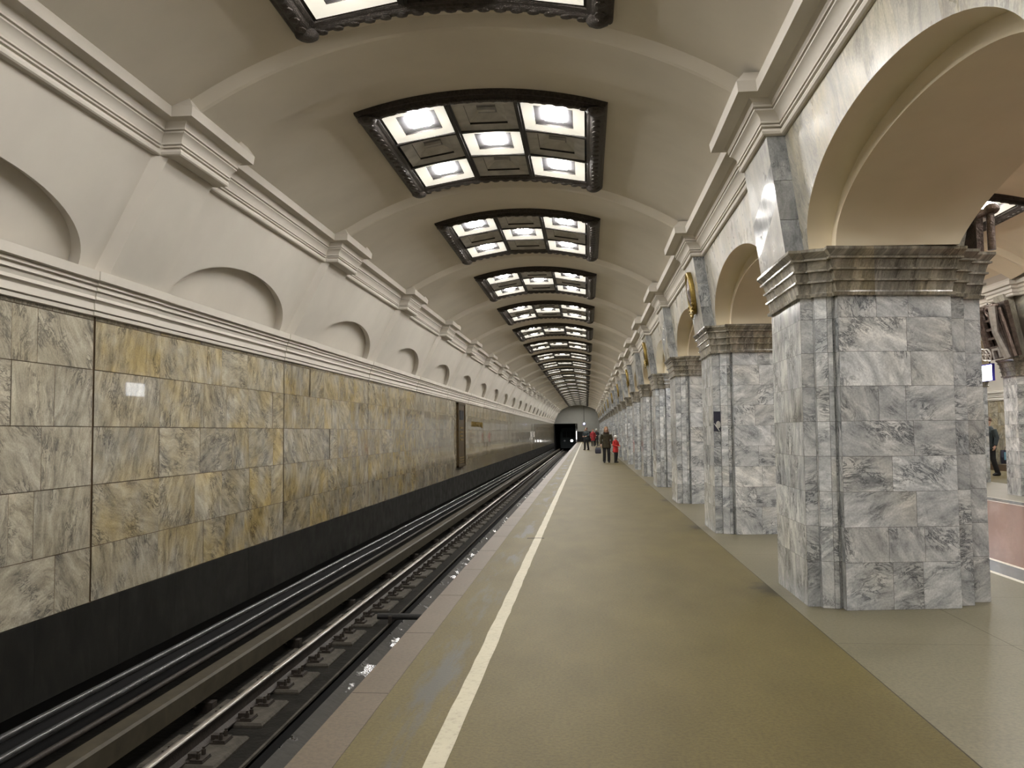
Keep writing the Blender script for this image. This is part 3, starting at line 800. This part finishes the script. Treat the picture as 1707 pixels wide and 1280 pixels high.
# ================================================================== CEILING LIGHTS
SH = 1.47; LL = 3.35; FW = .23
def ceiling_light(cx, cz):
    """geometry in (s, y, d) on the vault, parked at world positions with y relative"""
    e = empty('ceiling_light')
    V = lambda s, y, d: vault_pt(cx, cz, s, y, d)
    f = MB(); NSg = 14
    def loop(i, d):
        s0, s1, y0, y1 = -SH+i, SH-i, i, LL-i
        pts = [(s0+(s1-s0)*k/NSg, y0) for k in range(NSg)] + [(s1, y0+(y1-y0)*k/NSg) for k in range(NSg)] + [(s1+(s0-s1)*k/NSg, y1) for k in range(NSg)] + [(s0, y1+(y0-y1)*k/NSg) for k in range(NSg)]
        return [V(s, y, d) for s, y in pts]
    prof = [(0, -.05), (0, .03), (.015, .055), (.04, .058), (.05, .07), (.085, .098), (.125, .105), (.165, .095), (.185, .08), (.195, .08), (.21, .075), (FW, .07), (FW, -.09)]
    f.grid([loop(i, d) for i, d in prof], M['bronze'], closed=True, flip=True)
    # corner bosses and cast leaves along the rim
    for cs in (-1, 1):
        for cyy in (.115, LL-.115):
            p = V(cs*(SH-.115), cyy, .085); f.ellipsoid(p, (.115, .115, .06), M['bronze'], 10, 6)
    nl = 17
    for k in range(nl):
        s = -SH+.25 + (2*SH-.5)*k/(nl-1)
        for yy in (.10, LL-.10): f.ellipsoid(V(s, yy, .10), (.062, .05, .018), M['bronze'], 8, 5)
        yy = .25 + (LL-.5)*k/(nl-1)
        for cs in (-1, 1): f.ellipsoid(V(cs*(SH-.10), yy, .10), (.05, .062, .018), M['bronze'], 8, 5)
    fo = f.build('frame', e); shade_auto(fo, 50)
    # glazing bars
    s_in, y_in = SH-FW, LL-FW
    cw, chh = 2*s_in/3, (LL-2*FW)/3
    g = MB()
    def bar(s0, s1, y0, y1, d0, d1, m, mb, ns=6):
        for (da, sgn) in ((d1, True), (d0, False)):
            mb.grid([[V(s0+(s1-s0)*k/ns, y0, da) for k in range(ns+1)], [V(s0+(s1-s0)*k/ns, y1, da) for k in range(ns+1)]], m, flip=sgn)
        mb.grid([[V(s0+(s1-s0)*k/ns, y0, d0) for k in range(ns+1)], [V(s0+(s1-s0)*k/ns, y0, d1) for k in range(ns+1)]], m)
        mb.grid([[V(s0+(s1-s0)*k/ns, y1, d0) for k in range(ns+1)], [V(s0+(s1-s0)*k/ns, y1, d1) for k in range(ns+1)]], m, flip=True)
        mb.face([V(s0, y0, d0), V(s0, y1, d0), V(s0, y1, d1), V(s0, y0, d1)], m); mb.face([V(s1, y0, d0), V(s1, y0, d1), V(s1, y1, d1), V(s1, y1, d0)], m)
    for k in (1, 2):
        s = -s_in + cw*k; bar(s-.04, s+.04, FW-.01, LL-FW+.01, -.02, .07, M['bronzebar'], g)
        bar(s-.012, s+.012, FW-.01, LL-FW+.01, .07, .085, M['bronzebar'], g)
        y = FW + chh*k; bar(-s_in, s_in, y-.028, y+.028, -.02, .07, M['bronzebar'], g, 12)
    go = g.build('glazing_bar', e)
    # nine cells, five of them lit like the five of a die
    for i in range(3):
        for j in range(3):
            lit = (i+j) % 2 == 0
            s0, s1 = -s_in + cw*i + .03, -s_in + cw*(i+1) - .03; y0, y1 = FW + chh*j + .02, FW + chh*(j+1) - .02
            c = MB(); ms, my = .19*(s1-s0), .16*(y1-y0)
            def ring(a, d): return [V(s0+ms*a, y0+my*a, d), V(s1-ms*a, y0+my*a, d), V(s1-ms*a, y1-my*a, d), V(s0+ms*a, y1-my*a, d)]
            A, B_, C_, D_ = ring(0, .05), ring(1, .03), ring(1, .005), ring(1.85, -.005 if lit else -.06)
            c.grid([A, B_], M['glow'] if lit else M['unlit'], closed=True, flip=True)
            c.grid([B_, C_], M['bronzebar'], closed=True, flip=True)
            c.grid([C_, D_], M['steelgrey'] if lit else M['unlitmid'], closed=True, flip=True)
            c.face(D_[::-1] if False else D_, M['steelgrey'] if lit else M['unlitdark'])
            co_ = c.build('lit_panel' if lit else 'unlit_panel', e)
            if lit:
                lm = MB(); q = ring(1.85, .015); q2 = ring(1.9, -.004)
                lm.face(q, M['lamp']); lm.grid([q, q2], M['lamp'], closed=True, flip=True)
                lm.build('lamp', co_)
            else:
                lm = MB(); sa, sb = s0+.36*(s1-s0), s1-.36*(s1-s0); ym = (y0+y1)/2
                bar(sa, sb, ym-.03, ym+.03, -.05, -.01, M['unlitmid'], lm, 2); lm.build('lamp_tube', co_)
    return e
cl0 = ceiling_light(VCX, VCZ)
for i in range(-2, 23):
    e = cl0 if i == -2 else copy_tree(cl0)
    e.location = (0, LAMP_Y + P*(i-1), 0)
    if i < 0: lab = f'bronze framed ceiling light over the track {"just behind the camera" if i == -1 else "farthest behind the camera"}'
    elif i == 0: lab = 'bronze framed ceiling light cut off by the top edge of the photo'
    elif i == 1: lab = 'nearest wholly visible bronze framed ceiling light with five lit panels'
    elif i == 22: lab = 'last bronze framed ceiling light before the end wall'
    else: lab = f'{ORD[i-1]} wholly visible bronze framed ceiling light from the camera in the track vault'
    tag(e, lab, 'ceiling light', 'ceiling lights in the track vault')
hl0 = ceiling_light(HCX, HCZ)
for i in range(8):
    e = hl0 if i == 0 else copy_tree(hl0)
    e.location = (0, 15.5 + P*(i-3), 0)
    lab = {3: 'bronze framed hall ceiling light behind the capital of the nearest pillar', 2: 'hall ceiling light at the right edge, just above the other hall light'}.get(i, f'hall ceiling light, {ORD[i]} of the hall row counted from behind the camera')
    tag(e, lab, 'ceiling light', 'ceiling lights in the central hall')
# the far platform has the same lights; only their glow matters from here
for i in range(6):
    e = copy_tree(cl0); e.location = (FAR - 2*VCX, LAMP_Y + P*(i+1), 0)
    tag(e, f'ceiling light over the far platform, {ORD[i]} of its row', 'ceiling light', 'ceiling lights over the far platform')

# ================================================================== WALL PANEL AND STATION NAME
e = empty('bronze_wall_panel', (LXW+.0, 32.25, 0.23)); tag(e, 'tall dark bronze panel with gold marks set in the left marble wall', 'wall panel')
q = MB(); q.box(.0, .06, -.83, .83, .06, 2.32, M['browngold']); q.build('panel', e)
q = MB()
for (ya, yb, za, zb) in ((-.9, -.83, 0, 2.38), (.83, .9, 0, 2.38), (-.9, .9, 0, .07), (-.9, .9, 2.31, 2.38)): q.box(0, .09, ya, yb, za, zb, M['browngold'])
q.build('frame', e)
q = MB(); q.box(.06, .08, -.45, .45, 1.75, 2.1, M['blackshade']); q.build('dark_window', e)
for z in (1.02, 1.16, 1.30, 1.46):
    q = MB(); q.box(.06, .085, -.32, .32, z-.045, z+.02, M['gold']); q.build('gold_mark', e)
for z in (.16, .25, .34):
    q = MB(); q.box(.06, .08, -.6, .6, z-.015, z+.015, M['gold']); q.build('gold_line', e)
txt = bpy.data.curves.new('station_name', 'FONT'); txt.body = 'КИРОВСКИЙ ЗАВОД'; txt.size = 0.30; txt.extrude = 0.008; txt.offset = -0.004; txt.align_x = 'CENTER'
txt.space_character = 1.3
to = bpy.data.objects.new('station_name', txt); COL.objects.link(to); to.data.materials.append(M['gold'])
dg = bpy.context.evaluated_depsgraph_get(); me_ = bpy.data.meshes.new_from_object(to.evaluated_get(dg)); bpy.data.objects.remove(to)
to = bpy.data.objects.new('station_name', me_); COL.objects.link(to)
to.matrix_world = Matrix.Translation((LXW+.02, 37.4, 1.74)) @ Matrix(((0, 0, 1), (1, 0, 0), (0, 1, 0))).to_4x4()
tag(to, 'gold station name letters mounted on the left marble wall', 'lettering')

# ================================================================== END WALL, TUNNEL, TRAIN
b = MB(); YE = YB
def endtop(x): 
    dx = x - VCX
    return VCZ - VCR + sqrt(max(0.01, VCR**2 - dx*dx))
# wall over the portal and the platform
xs = [-4.9 + 6.9*i/40 for i in range(41)]
b.grid([[(x, YE, 2.66 if x < -1.55 else 0.0) for x in xs], [(x, YE, 5.6) for x in xs]], M['endwall'], flip=False)
b.face([(-1.55, YE, -1.6), (-1.35, YE, -1.6), (-1.35, YE, 2.66), (-1.55, YE, 2.66)], M['endwall'])
b.face([(1.9, YE, 0), (14, YE, 0), (14, YE, 5.8), (1.9, YE, 5.8)], M['endwall'])
b.face([(13.5, YE, -2), (19, YE, -2), (19, YE, 6), (13.5, YE, 6)], M['endwall'])
b.face([(-4.9, YE, -1.6), (-4.68, YE, -1.6), (-4.68, YE, 2.66), (-4.9, YE, 2.66)], M['blackshade'])
o = b.build('wall_end'); struct(o, 'grey end wall with the dark tunnel mouth')
b = MB()
for pts in ([(-4.7, YE, 2.66), (-1.55, YE, 2.66), (-1.55, YE+60, 2.66), (-4.7, YE+60, 2.66)], [(-4.7, YE, -1.5), (-4.7, YE, 2.66), (-4.7, YE+60, 2.66), (-4.7, YE+60, -1.5)],
            [(-1.55, YE, -1.5), (-1.55, YE, 2.66), (-1.55, YE+60, 2.66), (-1.55, YE+60, -1.5)], [(-4.7, YE, -1.4), (-1.55, YE, -1.4), (-1.55, YE+60, -1.4), (-4.7, YE+60, -1.4)], [(-4.7, YE+60, -1.5), (-1.5, YE+60, -1.5), (-1.5, YE+60, 2.7), (-4.7, YE+60, 2.7)]):
    b.face(pts, M['blackshade'])
struct(b.build('wall_tunnel'), 'black inside of the running tunnel')
b = MB(); b.face([(-6, YA, -2), (20, YA, -2), (20, YA, 7), (-6, YA, 7)], M['plaster']); struct(b.build('wall_bounce'))  # unseen end cap added behind the camera to bounce light
# grille door at the end of the platform
e = empty('end_door', (-.35, YE-.05, 0)); tag(e, 'dark barred gate in the end wall at the platform end', 'gate')
q = MB(); q.box(-1.05, .95, -.02, .03, .05, 1.45, M['blackshade']); q.build('backing', e)
q = MB()
for k in range(11): q.tube([(-1.0+.19*k, -.05, .02), (-1.0+.19*k, -.05, 1.45)], .02, M['black'], 6)
q.box(-1.05, .95, -.08, -.03, 1.42, 1.5, M['black']); q.box(-1.05, .95, -.08, -.03, .0, .06, M['black']); q.build('grille', e)
e = empty('signal_post', (-1.49, YE-.4, 0)); tag(e, 'pale lit strip signal beside the tunnel mouth', 'signal')
q = MB(); q.box(-.09, .09, 0, .06, .0, 1.75, M['steelgrey']); q.build('post', e)
q = MB(); q.box(-.06, .06, -.02, 0, .35, 1.55, M['signal']); q.build('lit_strip', e)
e = empty('platform_clock', (-.36, YE-1.5, 2.58)); tag(e, 'small glowing clock hanging before the end wall', 'clock')
q = MB(); q.tube([(0, .05, 0), (0, -.05, 0)], .2, M['bluepaint'], 24); q.build('case', e)
q = MB(); q.tube([(0, -.05, 0.02), (0, -.06, 0.02)], .13, M['clock'], 24); q.build('face', e)
q = MB(); q.tube([(0, 0, .19), (0, 0, 2.745)], .02, M['black'], 6); q.build('hanger', e)
# train
e = empty('train', (-2.73, 131.0, TZ)); tag(e, 'dark train with a bright headlight arriving in the tunnel mouth', 'train')
q = MB()
pr = [(-1.3, .3), (1.3, .3), (1.35, 1.2), (1.33, 2.6), (1.15, 3.2), (.7, 3.5), (-.7, 3.5), (-1.15, 3.2), (-1.33, 2.6), (-1.35, 1.2)]
q.grid([[(x*.9, -.15, .3+(z-.3)*.97) for x, z in pr], [(x, 0.15, z) for x, z in pr], [(x, 18, z) for x, z in pr]], M['teal'], closed=True)
q.face([(x*.9, -.15, .3+(z-.3)*.97) for x, z in pr], M['teal']); q.build('car_body', e)
for sx in (-.62, .0, .62):
    q = MB(); q.box(sx-.27, sx+.27, -.2, -.14, 1.9, 2.8, M['blackshade']); q.build('window', e)
q = MB(); q.tube([(.47, -.12, 1.42), (.47, -.22, 1.42)], .2, M['steelgrey'], 20); hh = q.build('headlamp', e)
q = MB(); q.tube([(.47, -.22, 1.42), (.47, -.225, 1.42)], .18, M['headlight'], 20); q.build('bulb', hh)
q = MB(); q.tube([(-.6, -.12, 1.42), (-.6, -.2, 1.42)], .14, M['steelgrey'], 20); q.build('headlamp', e)

# ================================================================== HALL: lit sign, trophies
e = empty('lit_sign', (FAR-3.62, 20.95, 2.76)); tag(e, 'white lit sign box by the pillar across the hall', 'sign')
q = MB(); q.box(-.03, .03, -.47, .47, -.19, .20, M['bluepaint']); q.build('case', e)
q = MB(); q.box(-.04, -.03, -.46, .46, -.18, .17, M['signwhite']); q.build('lit_face', e)
q = MB(); q.tube([(0, -.3, .19), (0, -.3, 1.6)], .012, M['black'], 6); q.tube([(0, .3, .19), (0, .3, 1.6)], .012, M['black'], 6); q.build('hanger', e)
e2 = empty('lit_sign', (2.62, 22.25, 2.79)); tag(e2, 'lit sign under a platform arch whose white reflection shows on the left marble wall', 'sign')
for ch in e.children:
    if not ch.name.startswith('hanger'): c = ch.copy(); COL.objects.link(c); c.parent = e2
q = MB(); q.tube([(0, -.3, .19), (0, -.3, .78)], .012, M['black'], 6); q.tube([(0, .3, .19), (0, .3, .74)], .012, M['black'], 6); q.build('hanger', e2)
def trophy():
    e = empty('bronze_trophy')
    q = MB(); q.box(-.10, -.02, -.42, .42, 0, 1.22, M['trophy'])
    for y_, zb in ((-.38, .0), (.38, .0), (-.2, .1), (.22, .08)): q.tube([(-.12, y_, zb), (-.17, y_*.9, 1.1)], [.06, .045], M['trophy'], 8)
    q.build('back_plate', e)
    q = MB()
    for k in range(4):
        z = .25+.2*k; q.box(-.24, -.12, -.16, .14, z, z+.05, M['trophy'])
    for y_ in (-.16, .14): q.tube([(-.2, y_, .1), (-.26, y_*.8, 1.0)], .03, M['trophy'], 6)
    q.build('derrick', e)
    q = MB()
    for (y_, z_, r_) in ((.42, .88, .15), (-.1, 1.08, .12)):
        q.tube([(-.2, y_+r_*cos(t), z_+r_*sin(t)) for t in [2*pi*k/18 for k in range(19)]], .035, M['trophy'], 8)
    q.build('ring', e)
    for (y_, z_) in ((.18, .14), (.30, .16)):
        w_ = MB(); w_.tube([(-.27, y_+.10*cos(t), z_+.13*sin(t)) for t in [2*pi*k/18 for k in range(19)]], .018, M['silver'], 8)
        for a in range(3): w_.tube([(-.27, y_-.10*cos(a*pi/3), z_-.13*sin(a*pi/3)), (-.27, y_+.10*cos(a*pi/3), z_+.13*sin(a*pi/3))], .010, M['silver'], 6)
        w_.build('wheel', e)
    q = MB(); q.box(-.3, -.24, -.22, -.02, .20, .25, M['silver']); q.box(-.3, -.24, -.06, -.01, .02, .22, M['silver']); q.box(-.3, -.24, -.25, -.2, .04, .22, M['silver'])
    q.tube([(-.2, -.3, 0), (-.3, -.28, .6), (-.26, -.3, 1.16)], [.07, .06, .075], M['silver'], 8); q.build('pipework', e)
    for k in range(9):
        a = MB(); a.ellipsoid((-.2, -.32+.08*k, 1.16+.03*sin(k*2)), (.06, .06, .05), M['trophy'], 8, 6); a.build('leaf', e)
    return e
t0 = trophy(); t0.location = (FAR-3.50, FYC-.12, 3.06); t0.rotation_euler = (0, -.2, 0); t0.scale = (1.15, 1.5, 1)
tag(t0, 'bronze trophy with wheels and pipes on the pillar across the hall', 'trophy', 'bronze trophies in the hall')
t1 = copy_tree(t0); t1.location = (FAR-3.50, FYC-P, 3.06); t1.rotation_euler = (0, -.2, 0); tag(t1, 'bronze trophy one bay nearer than the lit hall sign', 'trophy', 'bronze trophies in the hall')
t2 = copy_tree(t0); t2.location = (FAR-3.50, FYC+P, 3.06); t2.rotation_euler = (0, -.2, 0); tag(t2, 'bronze trophy one bay beyond the lit hall sign', 'trophy', 'bronze trophies in the hall')
# trophy on the hall side of the nearest pillar: only its edge with a knobbed staff shows
e = empty('bronze_trophy', (3.44, PYC-.03, 3.04)); tag(e, 'bronze trophy with a knobbed staff on the hall side of the nearest pillar', 'trophy', 'bronze trophies in the hall')
q = MB(); q.box(.0, .06, -.30, .42, 0, .38, M['trophy']); q.build('back_plate', e)
q = MB(); q.tube([(.09, -.38, 0), (.085, -.38, .32)], .034, M['trophy'], 10); q.ellipsoid((.10, -.38, .36), (.065, .07, .05), M['trophy'], 12, 8); q.tube([(-.03, -.36, .30), (.09, -.38, .35)], .035, M['trophy'], 8); q.build('staff', e, smooth=True)

# ================================================================== PEOPLE
def remesh(o, vox):
    md = o.modifiers.new('skin', 'REMESH'); md.mode = 'VOXEL'; md.voxel_size = vox; md.use_smooth_shade = True
    sm = o.modifiers.new('smooth', 'SMOOTH'); sm.factor = 0.5; sm.iterations = 3
def person(name, label, loc, rz, h, coat, trousers, hair=None, hat=None, coat_len=0.48, arms='down', stride=0.0, shoe=None, collar=None, group=None, longhair=False):
    """figure facing -Y in its own frame; h = standing height"""
    e = empty(name, loc, rz); tag(e, label, 'person', group)
    S = h/1.70
    def sc_(p): return (p[0]*S, p[1]*S, p[2]*S)
    shoulder = .195; hipx = .095
    hips = [(-hipx, 0, .90), (hipx, 0, .90)]
    feet = [(-hipx-.01, -stride*.5, .08), (hipx+.02, stride*.5, .08)]
    knees = [(-hipx-.005, -stride*.3-.02, .49), (hipx+.01, stride*.15-.03, .49)]
    if arms == 'down':
        el = [(-.265, .02, 1.12), (.265, .02, 1.12)]; wr_ = [(-.27, -.07, .88), (.27, -.07, .88)]
    elif arms == 'front':
        el = [(-.26, -.02, 1.12), (.26, -.02, 1.12)]; wr_ = [(-.13, -.24, 1.05), (.13, -.24, 1.05)]
    elif arms == 'hold':      # left arm of the figure reaches sideways to the child
        el = [(-.26, .02, 1.12), (.27, -.04, 1.12)]; wr_ = [(-.265, -.07, .88), (.34, -.20, 1.0)]
    sh = [(-shoulder+.01, 0, 1.355), (shoulder-.01, 0, 1.355)]
    bm_ = MB()
    T = lambda pts, rad, m=M['skin'], n=12: bm_.tube([sc_(p) for p in pts], [(r[0]*S, r[1]*S) if isinstance(r, tuple) else r*S for r in rad], m, n)
    T([(0, .0, .84), (0, 0, .95), (0, -.01, 1.10), (0, 0, 1.28), (0, .01, 1.40), (0, .01, 1.45)], [(.15, .10), (.165, .115), (.14, .10), (.17, .115), (.15, .09), (.07, .06)])
    T([(0, .01, 1.40), (0, 0, 1.50), (0, -.01, 1.56)], [.062, .055, .055])
    bm_.ellipsoid(sc_((0, -.015, 1.595)), (.075*S, .092*S, .112*S), M['skin'], 16, 12)
    bm_.ellipsoid(sc_((0, -.03, 1.535)), (.05*S, .06*S, .05*S), M['skin'], 12, 8)
    bm_.ellipsoid(sc_((0, -.112, 1.58)), (.014*S, .02*S, .024*S), M['skin'], 8, 6)
    for sx in (-1, 1): bm_.ellipsoid(sc_((sx*.078, 0, 1.585)), (.012*S, .02*S, .032*S), M['skin'], 8, 6)
    for i in (0, 1):
        T([hips[i], knees[i], feet[i]], [.085, .056, .04])
        T([(feet[i][0], feet[i][1]+.04, .045), (feet[i][0], feet[i][1]-.14, .035)], [.042, .034])
        T([sh[i], el[i], wr_[i]], [.055, .042, .03])
        wv = (Vector(wr_[i]) - Vector(el[i])).normalized(); side = Vector((1 if i == 0 else -1, 0, 0)); side = (side - wv*side.dot(wv)).normalized(); nrm = wv.cross(side)
        w0 = Vector(wr_[i]); palm = w0 + wv*.085
        T([w0, w0+wv*.04, palm], [(.024, .026), (.034, .024), (.036, .018)])
        for fi, (off, ln_) in enumerate(((-.028, .072), (-.010, .082), (.009, .076), (.026, .06))):
            b0 = palm + nrm*off - wv*.01
            T([b0, b0+wv*ln_*.5+side*.006, b0+wv*ln_*.8+side*.026, b0+wv*ln_*.92+side*.045], [.0095, .009, .008, .007], n=6)
        th = w0 + wv*.03 + nrm*(-.032)
        T([th, th+wv*.03-nrm*.022+side*.01, th+wv*.058-nrm*.022+side*.025], [.011, .0105, .009], n=6)
    body = bm_.build('body', e); remesh(body, .0085*S)
    for sx in (-1, 1):
        ey = MB(); ey.ellipsoid(sc_((sx*.03, -.098, 1.605)), (.013*S, .008*S, .007*S), M['blackshade'], 8, 6); ey.build('eye', e)
    mo = MB(); mo.ellipsoid(sc_((0, -.093, 1.535)), (.022*S, .008*S, .006*S), M['darkred'], 8, 6); mo.build('mouth', e)
    cm = MB()
    def TC(pts, rad, m, n=14): cm.tube([sc_(p) for p in pts], [(r[0]*S, r[1]*S) if isinstance(r, tuple) else r*S for r in rad], m, n)
    zb = coat_len
    TC([(0, .0, zb), (0, 0, .92), (0, -.01, 1.10), (0, 0, 1.28), (0, .01, 1.40), (0, .01, 1.46)], [(.225, .155), (.20, .145), (.175, .13), (.20, .145), (.15, .11), (.085, .08)], coat)
    for i in (0, 1): TC([sh[i], el[i], tuple(Vector(wr_[i])*.97 + Vector(el[i])*.03)], [.078, .066, .055], coat)
    c_ = cm.build('coat', e); remesh(c_, .012*S)
    tm = MB()
    for i in (0, 1):
        tm.tube([sc_(p) for p in (hips[i], knees[i], (feet[i][0], feet[i][1]+.01, .07))], [.105*S, .078*S, .07*S], trousers, 14)
    tm.tube([sc_((0, 0, .82)), sc_((0, 0, 1.0))], [(.175*S, .125*S)]*2, trousers, 14)
    t_ = tm.build('trousers', e); remesh(t_, .012*S)
    for i in (0, 1):
        s_ = MB(); fx, fy = feet[i][0], feet[i][1]
        s_.tube([sc_((fx, fy+.075, .05)), sc_((fx, fy, .055)), sc_((fx, fy-.10, .045)), sc_((fx, fy-.175, .035))], [(.045*S, .05*S), (.05*S, .055*S), (.05*S, .045*S), (.03*S, .03*S)], shoe or M['blackcloth'], 12); s_.build('shoe', e, smooth=True)
    if hair:
        hm = MB(); hm.ellipsoid(sc_((0, .008, 1.645)), (.088*S, .10*S, .095*S), hair, 16, 10)
        if longhair:
            for sx in (-1, 1): hm.tube([sc_((sx*.07, 0, 1.62)), sc_((sx*.085, .01, 1.52)), sc_((sx*.08, .02, 1.42))], [.03*S, .032*S, .02*S], hair, 8)
        hm.build('hair', e, smooth=True)
    if hat:
        hm = MB(); rowz = [(1.0, 1.60), (1.05, 1.635), (1.0, 1.68), (.8, 1.725), (.4, 1.752), (.02, 1.757)]
        hm.grid([[(s*.096*S*cos(2*pi*k/18), (.0+s*.108*sin(2*pi*k/18))*S, z*S) for k in range(18)] for s, z in rowz], hat, closed=True)
        hm.build('hat', e, smooth=True)
    if collar:
        cl = MB(); cl.tube([sc_((.10*cos(t), .01+.085*sin(t), 1.43+.02*sin(t))) for t in [2*pi*k/16 for k in range(17)]], .05*S, collar, 8); cl.build('fur_collar', e, smooth=True)
    return e
woman = person('person', 'woman in a dark fur collared coat standing with a handbag beside the child', (.93, 41.7, 0), .1, 1.69, M['coatbrown'], M['blackcloth'], hair=M['hairlight'], coat_len=.70, arms='down', collar=M['fur'], longhair=True)
bag = empty('handbag', (.93-.40, 41.60, .44)); tag(bag, 'dark navy handbag hanging from the hand of the fur collared woman', 'handbag')
q = MB(); q.grid([[(x*s+.0, y*s2, z) for x, y in ((-.14, -.07), (.14, -.07), (.14, .07), (-.14, .07))] for s, s2, z in ((.85, .8, 0), (1.05, 1.1, .06), (1.0, 1.0, .2), (.75, .5, .29))], M['navy'], closed=True)
q.face([(-.14, -.05, 0), (.14, -.05, 0), (.14, .05, 0), (-.14, .05, 0)][::-1], M['navy']); q.face([(-.127, -.035, .29), (.127, -.035, .29), (.127, .035, .29), (-.127, .035, .29)], M['navy'])
q.build('bag_body', bag)
q = MB(); q.tube([(.11*cos(t)+.095*sin(t), -.02*sin(t), .27+.15*sin(t)) for t in [pi*k/12 for k in range(13)]], .012, M['navy'], 8); q.build('handle', bag)
person('person', 'child in a red coat and white hat beside the fur collared woman', (1.36, 41.55, 0), .9, 1.27, M['red'], M['blackcloth'], hat=M['white'], hair=M['hair'], coat_len=.66, arms='front', stride=.1)
person('person', 'man in a dark jacket standing alone near the white line', (-.03, 70.2, 0), -.5, 1.80, M['teal'], M['blackcloth'], hair=M['hair'], coat_len=.80, arms='front', stride=.18)
person('person', 'person in a dark red coat farther along the platform', (.62, 88.0, 0), .4, 1.72, M['darkred'], M['blackcloth'], hair=M['hair'], coat_len=.55, arms='down')
person('person', 'person in a black coat and white hat beside the dark red coat', (1.02, 92.0, 0), -.3, 1.74, M['blackcloth'], M['blackcloth'], hat=M['white'], hair=M['hair'], coat_len=.6, arms='front')
person('person', 'person in a dark coat close to the end gate', (-.25, 112.0, 0), 0, 1.75, M['blackcloth'], M['blackcloth'], hair=M['hair'], coat_len=.6)
man = person('person', 'man in a dark jacket walking on the far platform with a carrier bag', (12.5, 28.2, 0), -1.15, 1.80, M['teal'], M['blackcloth'], hair=M['hair'], coat_len=.78, arms='down', stride=.34)
cb = empty('carrier_bag', (12.95, 28.02, .38)); tag(cb, 'dark carrier bag with a pale blue print in the walking man hand', 'bag')
q = MB(); q.grid([[(-.19, -.05, 0), (.19, -.05, 0), (.19, .05, 0), (-.19, .05, 0)], [(-.2, -.06, .2), (.2, -.06, .2), (.2, .06, .2), (-.2, .06, .2)], [(-.19, -.02, .42), (.19, -.02, .42), (.19, .02, .42), (-.19, .02, .42)]], M['navy'], closed=True)
q.face([(-.19, -.05, 0), (.19, -.05, 0), (.19, .05, 0), (-.19, .05, 0)], M['navy']); q.build('bag_body', cb)
q = MB(); q.box(-.12, .1, -.066, -.06, .12, .36, M['bluepr']); q.build('print', cb)
q = MB(); q.tube([(-.08, 0, .41), (-.04, 0, .52), (.04, 0, .52), (.08, 0, .41)], .008, M['navy'], 6); q.build('handle', cb)
